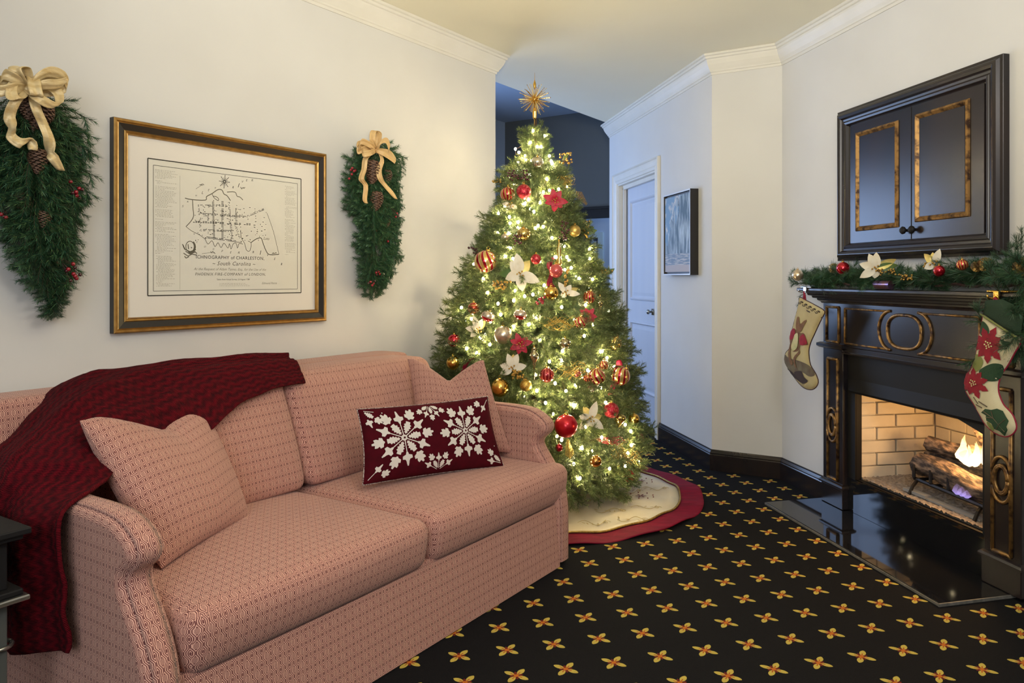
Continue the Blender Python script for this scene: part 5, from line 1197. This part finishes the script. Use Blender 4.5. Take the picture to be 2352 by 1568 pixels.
def poinsettia(px, py, rpx, mat, label, at=on_tree, face=None, n=7, leaves=None, centre='berry_gold', seed=0, irregular=None, out=.02):
    p = at(px, py); v = (Vector((0, 0, CAMH)) - p).normalized(); p = p + v * out; f = (face or v).normalized(); r = rpx * p.y / FPX; t = thing('poinsettia', p, label, 'poinsettia'); rn = random.Random(seed)
    a1 = f.orthogonal().normalized(); x = Z.cross(f).normalized() * 1.0; y = f.cross(x)
    angs = irregular or [(2 * pi * k / n + rn.uniform(-.2, .2), rn.uniform(.8, 1.05)) for k in range(n)]
    for a, l in angs:
        mb = MB(); d = (x * cos(a) + y * sin(a) + f * .22).normalized(); petal(mb, p, d, f, r * l, r * .25, ruff=.0008); o = mb.build('petal', mat, t, True)
    if n > 5 and not irregular:
        for k in range(5):
            a = 2 * pi * k / 5 + .4; mb = MB(); d = (x * cos(a) + y * sin(a) + f * .6).normalized(); petal(mb, p + f * .006, d, f, r * .6, r * .19, ruff=.0008); mb.build('petal', mat, t, True)
    for a, l, mt in (leaves or []):
        mb = MB(); d = (x * cos(a) + y * sin(a) + f * .05).normalized(); petal(mb, p - f * .004, d, f, r * l, r * .24); mb.build('leaf', mt, t, True)
    for k in range(6):
        a = k * 2.4; inst(BG if centre == 'berry_gold' else BD, 'berry', Matrix.Translation(p + f * .014 + (x * cos(a) + y * sin(a)) * .008 * sqrt(k)) @ Matrix.Scale(.75, 4), t)
    return t
poinsettia(1275, 460, 31, 'poinsettia_red', 'bright red poinsettia near the top right of the tree', seed=1, out=.09)
poinsettia(1195, 790, 29, 'poinsettia_red', 'red poinsettia beside the champagne ball', seed=2, out=.08)
poinsettia(1350, 725, 24, 'poinsettia_red', 'red poinsettia half hidden behind the swirl ball at the right', seed=3, out=.05)
poinsettia(1195, 628, 50, 'petal_cream', 'largest cream poinsettia with a dark green leaf in the upper middle of the tree', irregular=[(2.25, .75), (1.75, .98), (-.42, 1.02), (-1.45, .85), (3.5, .75)], leaves=[(3.15, 1.0, 'leaf_green'), (.95, .75, 'leaf_gold')], seed=4, out=.07)
poinsettia(1177, 845, 36, 'petal_cream', 'cream poinsettia with gold berries below the champagne ball', irregular=[(1.9, 1.0), (1.2, 1.0), (2.9, .85), (.15, .95), (3.6, .9)], leaves=[(1.5, .9, 'leaf_gold'), (-.4, .7, 'leaf_green')], seed=5, out=.06)
poinsettia(1357, 962, 38, 'petal_cream', 'white poinsettia with thin petals low on the right of the tree', irregular=[(1.25, 1.15), (2.9, .75), (3.85, .95), (-.65, 1.0), (-1.3, .5)], leaves=[(2.1, .9, 'leaf_gold'), (.3, .7, 'leaf_gold')], seed=6, out=.06)
poinsettia(1300, 672, 28, 'petal_cream', 'small cream and gold poinsettia right of the shiny gold ball', irregular=[(2.2, 1.1), (-.1, 1.2), (1.0, .8), (3.9, .6)], leaves=[(.35, 1.1, 'leaf_gold')], seed=7, out=.05)
poinsettia(1098, 757, 30, 'petal_cream', 'pale gold poinsettia between the copper ball and the champagne ball', irregular=[(1.9, 1.2), (3.0, 1.0), (3.9, .8), (1.2, .9)], leaves=[(.9, .9, 'leaf_gold')], seed=8, out=.04)
poinsettia(1172, 470, 22, 'petal_cream', 'small pale poinsettia under the striped ball near the tree top', irregular=[(-2.0, 1.0), (3.0, .9), (-.5, .9)], seed=9, out=.04)
def sprig(px, py, kind, pts, label, leaf=None, at=on_tree, name='berry_sprig'):
    p = at(px, py); t = thing(name, p, label, 'berry sprig'); rn = random.Random(int(px)); mb = MB(); me = {'d': BD, 'r': BR, 'g': BG}[kind]
    for (qx, qy) in pts:
        r = sight(qx, qy); y = p.y - .07 + rn.uniform(-.025, .01); q = Vector((r.x * y, y, CAMH + r.z * y)); mb.tube([p, p.lerp(q, .6) - Vector((0, .008, 0)), q], .0009, 3); inst(me, 'berry', Matrix.Translation(q) @ Matrix.Scale(rn.uniform(.8, 1.15), 4), t)
    mb.build('stem', 'stem_dark', t)
    for (a, l) in (leaf or []):
        m_ = MB(); petal(m_, p, Vector((cos(a), -.2, sin(a))), Vector((0, -1, 0)), l, l * .22); m_.build('leaf', 'leaf_green', t, True)
def clus(cx_, cy_, w_, h_, n, seed): rn = random.Random(seed); return [(cx_ + rn.uniform(-w_, w_), cy_ + rn.uniform(-h_, h_)) for _ in range(n)]
sprig(1190, 403, 'd', clus(1190, 403, 24, 12, 34, 1), 'dark red berry cluster just under the tree top', [(-.6, .06)])
sprig(1110, 577, 'd', clus(1092, 575, 17, 7, 18, 2), 'dark red berry sprig reaching left above the largest swirl ball')
sprig(1296, 532, 'd', clus(1296, 530, 11, 22, 26, 3), 'dark berry cluster beside the matte gold ball')
sprig(1190, 550, 'd', clus(1188, 550, 10, 12, 14, 4), 'small dark berry sprig below the gold cut glass ball')
sprig(1295, 372, 'g', clus(1300, 362, 14, 14, 22, 5), 'gold berry sprig with a green leaf at the upper right edge of the tree', [(1.2, .06)])
sprig(1150, 415, 'g', clus(1143, 414, 11, 6, 14, 6), 'gold berry sprig sticking out at the upper left near the wall corner')
sprig(1340, 535, 'g', clus(1346, 526, 8, 20, 24, 7), 'gold berry sprig with green leaves in front of the dark doorway', [(.5, .07), (.2, .08)])
sprig(1395, 628, 'g', clus(1394, 625, 12, 6, 16, 8), 'gold berry sprig at the right edge in front of the far room', [(.6, .05)])
sprig(1160, 655, 'g', clus(1155, 655, 22, 10, 30, 9), 'gold berry cluster under the largest cream poinsettia')
sprig(1238, 690, 'r', clus(1240, 690, 10, 8, 12, 10), 'bright red berries left of the shiny gold ball')
sprig(1190, 862, 'g', clus(1190, 862, 14, 10, 22, 11), 'gold berries at the heart of the lower cream poinsettia')
sprig(1300, 640, 'g', clus(1302, 640, 5, 20, 18, 12), 'hanging gold berry strand right of the netted ball')
def mesh_ribbon(px, py, w_, h_, label, mat='gold_glitter', seed=0):
    p = on_tree(px, py) - Vector((0, .07, 0)); t = thing('mesh_ribbon', p, label, 'ribbon'); rn = random.Random(seed); sx = w_ * p.y / FPX; sz = h_ * p.y / FPX
    for k in range(26):
        ph, fr = rn.random() * 6, rn.uniform(3, 7); z0 = rn.uniform(-.42, .42); x0, x1 = sorted((rn.uniform(-.5, .5), rn.uniform(-.5, .5)))
        if x1 - x0 < .3: x0, x1 = x0 - .25, x1 + .25
        P = [p + Vector((sx * (x0 + (x1 - x0) * j / 13), .018 * sin(j * .8 + k) + rn.uniform(-.006, .006), sz * (z0 + .22 * sin(ph + fr * j / 13) + rn.uniform(-.05, .05)))) for j in range(14)]; m = MB(); m.tube(P, .0010, 3); m.build('wire', mat, t, True)
mesh_ribbon(1282, 740, 62, 28, 'glittering gold mesh ribbon curling beside the swirl ball', seed=1); mesh_ribbon(1318, 846, 62, 34, 'gold mesh ribbon in the lower middle of the tree', seed=2); mesh_ribbon(1432, 1032, 60, 48, 'wide gold mesh ribbon low on the right of the tree', seed=3); mesh_ribbon(1400, 1005, 46, 16, 'pinkish red mesh ribbon above the wide gold mesh ribbon', 'red_glitter', 4)
mesh_ribbon(1300, 420, 30, 26, 'small gold mesh ribbon curl near the top right', seed=5)
def single(me, name, mtx, label, cat, group=None): o = inst(me, name, mtx); return tag(o, label, cat, group)
single(CB, 'pine_cone', aim(on_tree(1466, 992) - Vector((0, .04, 0)), (0.2, -.3, -1), 0, .75), 'brown pine cone at the lower right edge of the tree', 'pine cone')
single(CB, 'pine_cone', aim(on_tree(1068, 850) - Vector((0, .03, 0)), (0.2, -.3, -1), 0, .6), 'pine cone at the left of the tree above the sofa back', 'pine cone')
for (px, py, a0_, lb) in ((1310, 1050, 1.7, 'gold glitter fern sprig low on the tree beside the sofa arm'), (1322, 440, -.9, 'feathery gold fern sprig hanging at the upper right of the tree')):
    p = on_tree(px, py) - Vector((0, .05, 0)); t = thing('fern_sprig', p, lb, 'fern sprig'); m = MB(); d = Vector((cos(a0_), 0, sin(a0_))); s_ = Vector((-sin(a0_), 0, cos(a0_))); m.tube([p, p + d * .10], .0012, 4)
    for k in range(14):
        for sg in (-1, 1): q = p + d * (.10 * (k + 1) / 15); m.tube([q, q + (d + s_ * sg).normalized() * .032 * (1 - k / 18)], .0014, 3)
    m.build('frond', 'gold_glitter', t)
for (pts, lb) in (([(1272, 590), (1262, 606), (1268, 626), (1262, 650), (1275, 665)], 'dark red velvet ribbon curling behind the netted ball'), ([(1420, 826), (1424, 842), (1430, 850), (1412, 875), (1402, 905)], 'red ribbon tail at the right edge behind the striped ball'), ([(1085, 822), (1070, 838), (1062, 862), (1085, 850)], 'dark red ribbon behind the right sofa pillow')):
    P = [on_tree(x, y, 1.0) - Vector((0, .015, 0)) for x, y in pts]; t = thing('velvet_ribbon', P[0], lb, 'ribbon'); ribbon(P, .034, [Vector((1, -.3, .3)), Vector((.6, -.5, .3)), Vector((1, 0, .2))], 'velvet_red', t, 'band')
# star topper
sp = sight(1228, 228); SPt = Vector((sp.x * TY, TY, CAMH + sp.z * TY)); star = thing('star_topper', SPt, 'spiky gold starburst tree topper above the tree tip', 'tree topper')
m = MB(); m.lathe(sphere_prof(.014, 10), SPt, 14); m.build('core', 'gold_metal', star, True)
m = MB(); m.tube([SPt - Z * .01, SPt - Z * .185], .0035, 6); m.lathe([(.004, -.115), (.011, -.105), (.013, -.07), (.010, -.05), (.004, -.045)], SPt, 10); m.build('stem', 'gold_metal', star)
m = MB(); m.lathe([(.003, .055), (.008, .07), (.009, .085), (.0015, .11), (.0008, .150)], SPt, 10); m.build('spire', 'gold_metal', star, True)
rn = random.Random(2)
for k in range(76):
    z = 1 - 2 * (k + .5) / 76; a = k * 2.39996; d = Vector((sqrt(1 - z * z) * cos(a), sqrt(1 - z * z) * sin(a), z)); l = .090 if k % 3 else .068
    m = MB(); m.tube([SPt + d * .012, SPt + d * l], .0021, 4, True, .0012); m.lathe(sphere_prof(.0026, 4), SPt + d * l, 6); m.build('spike', 'gold_light' if k % 2 else 'gold_metal', star)

# ================================================================== MANTEL DRESSING
def shelf_at(s_): return lambda px, py: RWp(px, py, s_)
gar = thing('mantel_garland', RW(1.14, .07, 1.167), 'green pine garland lying along the black mantel shelf', 'garland')
rn = random.Random(9); gi = []
for k in range(150):
    r_ = .34 + 1.62 * k / 150; s_ = rn.uniform(.02, .12); sg = 1 if k % 2 else -1
    hgt = 1.185 + rn.uniform(0, .05) + (.03 if r_ > 1.55 else 0)
    d = RD * sg * rn.uniform(.6, 1) + RN * rn.uniform(-.1, .30) + Z * rn.uniform(-.05, .35)
    p = RW(r_, s_, hgt); e = p + d.normalized() * .15; q = toR(e)
    if q.x < .25: continue
    gi.append((rn.choice(GT), aim(p, d, rn.random() * 6, rn.uniform(.75, .98))))
for k in range(34):      # thicker bunch at the right end, drooping over the corner
    p = RW(1.80 + rn.uniform(-.06, .14), .10 + rn.uniform(-.03, .05), 1.20 - .25 * (k / 34) + rn.uniform(0, .05)); d = RD * rn.uniform(-.2, .8) + RN * rn.uniform(0, .5) + Z * rn.uniform(-1.1, .6)
    gi.append((rn.choice(GT), aim(p, d, rn.random() * 6, .95)))
for (px, py, dx, dz) in ((1850, 668, -.25, -1), (1846, 680, .1, -1), (1835, 650, -1, .05), (1845, 640, -1, .3), (2310, 640, .2, 1), (2330, 600, .3, 1), (2340, 600, -.1, 1), (2345, 585, .2, 1), (2325, 615, -.2, 1)):
    gi.append((rn.choice(GT), aim(RWp(px, py, .10), RD * dx + Z * dz + RN * .1, 0, .62)))
for me, mx in gi: inst(me, 'branch_tip', mx, gar)
m = MB(); m.tube([RW(.40 + 1.5 * k / 30, .07 + .01 * sin(k), 1.190 + .006 * cos(k * 2)) for k in range(31)], .006, 6); m.build('wire', 'stem_dark', gar)
g_at = shelf_at(.135)
for px, py, r_, mt, lb in ((1936, 616, 15, 'red_metal', 'red ball in the mantel garland left of the cream poinsettia'), (1832, 632, 13, 'champagne', 'champagne ball at the left end of the mantel garland'), (2157, 622, 13, 'red_metal', 'red ball in the middle of the mantel garland under the gold leaves'), (2210, 608, 13, 'stripe_red_gold', 'gold and red striped ball in the mantel garland right of centre')):
    ornament(px, py, r_, mt, lb, at=g_at)
poinsettia(2012, 616, 40, 'petal_cream', 'cream poinsettia in the left half of the mantel garland', at=g_at, irregular=[(1.55, .95), (2.0, .95), (2.85, .95), (3.7, 1.05), (-1.7, .6)], leaves=[(.45, 1.2, 'leaf_gold'), (.15, 1.2, 'leaf_green'), (2.6, .7, 'leaf_gold')], seed=12, out=.02)
poinsettia(2146, 606, 34, 'petal_cream', 'small upright cream and gold blossom in the middle of the mantel garland', at=g_at, irregular=[(1.25, 1.1), (3.6, .7)], leaves=[(1.7, .8, 'leaf_gold'), (2.3, .95, 'leaf_gold')], seed=13, out=.01)
def rcl(*a): return clus(*a)
def sprigR(px, py, pts, label):
    p = g_at(px, py); t = thing('berry_sprig', p, label, 'berry sprig'); mb = MB()
    for (qx, qy) in pts: q = RWp(qx, qy, .135 + rn.uniform(0, .02)); mb.tube([p, q], .0009, 3); inst(BG, 'berry', Matrix.Translation(q) @ Matrix.Scale(.8, 4), t)
    mb.build('stem', 'stem_dark', t)
sprigR(2035, 627, rcl(2035, 625, 22, 7, 26, 1), 'gold berries beside the cream poinsettia on the mantel'); sprigR(2075, 636, rcl(2076, 636, 20, 6, 24, 2), 'gold berry clusters right of the purple tin on the mantel'); sprigR(2128, 608, rcl(2128, 608, 6, 6, 10, 3), 'gold berries left of the upright blossom on the mantel')
for px, py, sc, me, lb in ((1905, 618, .95, CG, 'gold tipped pine cone left of the red ball in the mantel garland'), (2250, 610, 1.0, CG, 'gold tipped pine cone right of the striped ball in the mantel garland'), (2234, 614, .8, CG, 'smaller dark pine cone touching the striped ball on the mantel'), (2334, 617, 1.25, CG, 'large gold pine cone at the right end of the mantel garland')):
    single(me, 'pine_cone', aim(g_at(px, py), RN * -1 + Z * .2, 0, sc), lb, 'pine cone')
c_ = RWp(2030, 650, .128); t = thing('round_tin', c_, 'small purple metallic cylinder among the greenery on the mantel', 'tin'); m = MB(); r_ = .0205
m.lathe([(0, -.055), (r_, -.055), (r_, .055), (0, .055)], Vector((c_.x, c_.y, 1.1675 + r_)), 24, RD); m.build('body', 'purple_foil', t, False)
# ------------------------------------------------------------------ stockings
def bez(pts, k=3): return catmull(pts, k, True)
def stocking(outline, s_, thick, fr, mat, label, org, edge_mat):
    t = thing('christmas_stocking', org, label, 'stocking')
    f = lambda sg: (lambda x, y, d: fr(x, y, s_ + sg * thick * sqrt(max(0, 1 - (1 - min(1, d / .045)) ** 2))))
    mb = MB(); patch(mb, outline, f(1), .012, f(-1)); mb.build('body', mat, t, True)
    mb = MB(); mb.tube([fr(x, y, s_) for x, y in outline + outline[:2]], .003, 5); mb.build('piping', edge_mat, t, True); return t, f(1)
def rz(px, py, s_): q = toR(RWp(px, py, s_)); return (q.x, q.z)
SS = .178
C1 = lambda x, y: rz(1750 + x / 5.805, 640 + y / 5.805, SS)
O1 = [C1(*p) for p in [(505, 250), (600, 292), (700, 345), (835, 430), (805, 515), (750, 630), (700, 740), (655, 840), (630, 930), (628, 1020), (650, 1150), (720, 1270), (752, 1380), (700, 1465), (620, 1475), (530, 1430), (430, 1310), (330, 1160), (306, 1080), (315, 995), (368, 930), (382, 860), (385, 760), (425, 600), (490, 350)]]
O1 = catmull(O1, 3, True)
t, f1 = stocking(O1, SS, .014, lambda x, y, s_: RW(x, s_, y), 'linen_cream_aged', 'aged cream stocking with a brown animal in a red jacket at the mantel left', RW(O1[0][0], SS, O1[0][1]), 'stem_dark')
def deco(pts, mat, tt, ff, C_, name, lift=.0015, smooth_=True, step=.012):
    P = [C_(*p) for p in (catmull(pts, 3, True) if smooth_ else pts)]; O_ = tt['_o']
    mb = MB(); patch(mb, P, lambda x, y, d: ff(x, y, dedge((x, y), O_)) + RN * lift, step); mb.build(name, mat, tt)
OUT = {}
class D(dict): pass
def mk(tt, out): return {'_o': out, 't': tt}
def deco(pts, mat, tt, ff, C_, name, out, lift=.0018, smooth_=True):
    P = [C_(*p) for p in (catmull(pts, 3, True) if smooth_ else pts)]; P = [p for p in P if inpoly(p, out) or dedge(p, out) < .006]
    if len(P) < 3: return
    mb = MB(); patch(mb, P, lambda x, y, d: ff(x, y, dedge((x, y), out) if inpoly((x, y), out) else 0) + RN * lift, .012); mb.build(name, mat, tt)
a = (t, f1, C1)
def dl(pts, mat, name, lift=.0018, sm=True): deco(pts, mat, t, f1, C1, name, O1, lift, sm)
dl([(490, 340), (650, 425), (808, 510), (800, 525), (650, 440), (486, 356)], 'yarn_dark', 'cuff_line', .002, False)
for k in range(0):
    x, y = 545 + k * 58, 305 + k * 33; dl([(x - 22, y + 5), (x, y - 12), (x + 22, y + 12), (x + 30, y + 30), (x + 14, y + 20), (x - 4, y + 4)], 'yarn_dark', 'cuff_scroll'); dl([(x + 18, y - 2), (x + 34, y + 4), (x + 36, y + 22)], 'yarn_dark', 'cuff_scroll')
for k in range(5):
    x, y = 540 + k * 56, 318 + k * 31; mb = MB(); mb.tube([f1(*C1(x + px_, y + py_), dedge(C1(x + px_, y + py_), O1)) + RN * .002 for px_, py_ in [(-26, -8), (-14, 16), (6, 18), (18, -2), (6, -16), (-6, -4), (4, 6)]], .0016, 4); mb.build('cuff_scroll', 'yarn_dark', t, True)
    mb = MB(); mb.tube([f1(*C1(x + px_, y + py_), dedge(C1(x + px_, y + py_), O1)) + RN * .002 for px_, py_ in [(16, -14), (26, -8), (34, 4)]], .0030, 5); mb.build('cuff_leaf', 'yarn_dark', t, True)
dl([(315, 1000), (400, 1060), (520, 1090), (640, 1150), (720, 1280), (660, 1300), (560, 1240), (470, 1290), (380, 1240), (320, 1120)], 'yarn_olive', 'hill', .0012)
dl([(505, 520), (530, 510), (545, 600), (600, 560), (635, 550), (600, 620), (570, 680), (540, 710), (500, 690), (490, 620)], 'yarn_brown', 'animal_head', .0035)
dl([(400, 700), (460, 660), (540, 720), (600, 730), (635, 860), (620, 885), (550, 880), (530, 940), (480, 970), (430, 950), (400, 850), (385, 760)], 'yarn_brown', 'animal_body', .0022)
dl([(390, 740), (420, 690), (470, 660), (480, 740), (450, 800), (400, 810)], 'yarn_red', 'jacket', .0042); dl([(550, 770), (600, 740), (632, 860), (560, 885), (540, 830)], 'yarn_red', 'jacket', .0042)
dl([(480, 740), (520, 730), (520, 860), (500, 930), (450, 960), (430, 900), (460, 800)], 'leaf_gold', 'belly', .005)
dl([(410, 860), (385, 960), (400, 1090), (430, 1150), (450, 1120), (420, 1050), (415, 960)], 'yarn_brown', 'leg', .004); dl([(520, 880), (530, 960), (460, 1050), (470, 1150), (500, 1190), (480, 1100), (500, 1040), (545, 980)], 'yarn_brown', 'leg', .004)
dl([(470, 1240), (560, 1230), (600, 1310), (650, 1360), (580, 1400), (530, 1340), (480, 1290)], 'yarn_dark', 'foliage_patch', .003)
dl([(340, 1190), (420, 1230), (500, 1300), (570, 1390), (480, 1330), (400, 1260)], 'yarn_dark', 'foliage_patch', .003)
m = MB(); hk = RW(O1[0][0] + .01, .12, 1.168)
q = rz(1846, 660, .14)
def hanger(rc, mat, label):
    tt = thing('stocking_hanger', RW(rc, .10, 1.168), label, 'stocking hanger'); mb = MB(); mb.box((rc - .052, .062, 1.1665), (rc + .052, .140, 1.1735), RW); bevel(mb.build('base_bar', mat, tt), .003)
    mb = MB(); mb.box((rc - .013, .137, 1.140), (rc + .013, .146, 1.172), RW); bevel(mb.build('drop_plate', mat, tt), .002); mb = MB(); mb.tube([RW(rc, .143, 1.150), RW(rc, .160, 1.142), RW(rc, .180, 1.146), RW(rc, .184, 1.158)], .0035, 6); mb.build('hook', mat, tt, True); return tt
hanger(rz(1850, 660, .14)[0], 'silver_metal', 'silver stocking hanger on the left end of the mantel shelf'); hanger(rz(2290, 660, .14)[0], 'gold_metal', 'gold bar-shaped stocking hanger at the right of the mantel shelf')
def loop(x, z0, z1, dx): mb = MB(); mb.tube([RW(x - dx, SS, z1), RW(x - dx * .6, SS, (z0 + z1) / 2), RW(x, .182, z0), RW(x + dx * .6, SS, (z0 + z1) / 2), RW(x + dx, SS, z1 - .004)], .0042, 6); return mb
loop(rz(1848, 668, SS)[0], 1.146, rz(1850, 688, SS)[1], .010).build('hanging_loop', 'cord_red', t, True)
C2 = lambda x, y: rz(2160 + x / 4.125, 640 + y / 4.125, SS)
O2 = [C2(*p) for p in [(415, 335), (530, 410), (650, 488), (770, 565), (705, 700), (640, 820), (590, 890), (560, 960), (550, 1030), (560, 1100), (600, 1190), (650, 1245), (695, 1305), (722, 1400), (700, 1455), (660, 1485), (610, 1495), (520, 1462), (430, 1385), (370, 1280), (320, 1190), (268, 1110), (238, 1050), (235, 960), (262, 900), (290, 860), (330, 760), (352, 650), (370, 540), (392, 430)]]
OC = [C2(*p) for p in [(440, 205), (600, 195), (700, 240), (800, 320), (785, 450), (772, 560), (650, 488), (530, 410), (415, 333)]]
O2 = catmull(O2, 3, True)
t, f2 = stocking(O2, SS, .016, lambda x, y, s_: RW(x, s_, y), 'linen_cream', 'cream stocking with red poinsettias and green cuff at the mantel right', RW(O2[0][0], SS, O2[0][1]), 'cord_red')
mb = MB(); fc = lambda sg: (lambda x, y, d: RW(x, SS + .003 + sg * (.012 * sqrt(max(0, 1 - (1 - min(1, d / .03)) ** 2)) + .003), y)); patch(mb, OC, fc(1), .014, fc(-1)); mb.build('cuff', 'felt_green', t, True, label='dark green felt cuff')
mb = MB(); mb.tube([RW(*(C2(x, y)[0], SS + .016, C2(x, y)[1])) for x, y in ((415, 335), (530, 410), (650, 488), (770, 565))], .004, 5); mb.build('cuff_trim', 'yarn_leaf_light', t, True)
def dl2(pts, mat, name, lift=.0018, sm=True): deco(pts, mat, t, f2, C2, name, O2, lift, sm)
dl2([(400, 470), (420, 400), (470, 430), (500, 490), (480, 540), (410, 530)], 'yarn_green', 'leaf', .0015); dl2([(600, 570), (650, 590), (720, 606), (680, 622), (640, 640)], 'yarn_green', 'leaf', .0015)
dl2([(400, 880), (440, 840), (500, 810), (560, 800), (615, 820), (600, 890), (560, 960), (500, 970), (440, 950)], 'yarn_green', 'leaf', .0015)
dl2([(340, 720), (400, 720), (440, 770), (430, 830), (380, 880), (330, 850), (325, 790)], 'yarn_leaf_light', 'leaf', .0015); dl2([(232, 1010), (290, 1030), (280, 1060), (235, 1050)], 'yarn_green', 'leaf', .0015)
def flower(cx_, cy_, R_, ph, seed):
    r = random.Random(seed)
    for k in range(9):
        a = ph + 2 * pi * k / 9; l = R_ * r.uniform(.82, 1.18); w_ = R_ * .23; ca, sa = cos(a), sin(a); P = [(0, 0), (.3, .8), (.5, 1), (.62, .78), (.7, .9), (.85, .45), (1, 0), (.85, -.45), (.7, -.9), (.62, -.72), (.5, -1), (.3, -.8)]
        dl2([(cx_ + x * l * ca - y * w_ * sa, cy_ + x * l * sa + y * w_ * ca) for x, y in P], 'yarn_red', 'petal', .0025 + .0006 * (k % 3), False)
    for k in range(9):
        a = k * 2.4; q_ = R_ * .08 * sqrt(k + .5); dl2([(cx_ + q_ * cos(a) + R_ * .05 * cos(b), cy_ + q_ * sin(a) + R_ * .05 * sin(b)) for b in [j * pi / 3 for j in range(6)]], 'yarn_yellow', 'stamen', .006, False)
flower(492, 625, 165, .2, 1); flower(348, 985, 140, .5, 2)
dl2([(420, 1265), (460, 1230), (520, 1240), (570, 1228), (620, 1250), (650, 1300), (678, 1345), (660, 1400), (668, 1430), (625, 1490), (590, 1440), (540, 1420), (520, 1370), (470, 1340), (468, 1290)], 'yarn_green', 'holly_leaf', .002, False)
dl2([(480, 1350), (520, 1380), (540, 1420), (510, 1440), (475, 1380)], 'yarn_leaf_light', 'leaf', .0018)
for pts in ([(440, 1250), (540, 1320), (640, 1450)], [(540, 1320), (520, 1250)], [(540, 1320), (470, 1310)], [(590, 1380), (650, 1330)], [(590, 1380), (560, 1430)]):
    mb = MB(); mb.tube([f2(*C2(*p), dedge(C2(*p), O2)) + RN * .003 for p in pts], .0016, 4); mb.build('leaf_vein', 'yarn_olive', t)
for pts in ([(370, 1190), (430, 1220)], [(400, 1160), (480, 1210)], [(350, 1120), (390, 1180)]):
    mb = MB(); mb.tube([f2(*C2(*p), dedge(C2(*p), O2)) + RN * .002 for p in pts], .0022, 4); mb.build('stem', 'yarn_olive', t)
loop(rz(2287, 672, SS)[0], 1.146, rz(2285, 692, SS)[1], .011).build('hanging_loop', 'cord_red', t, True)
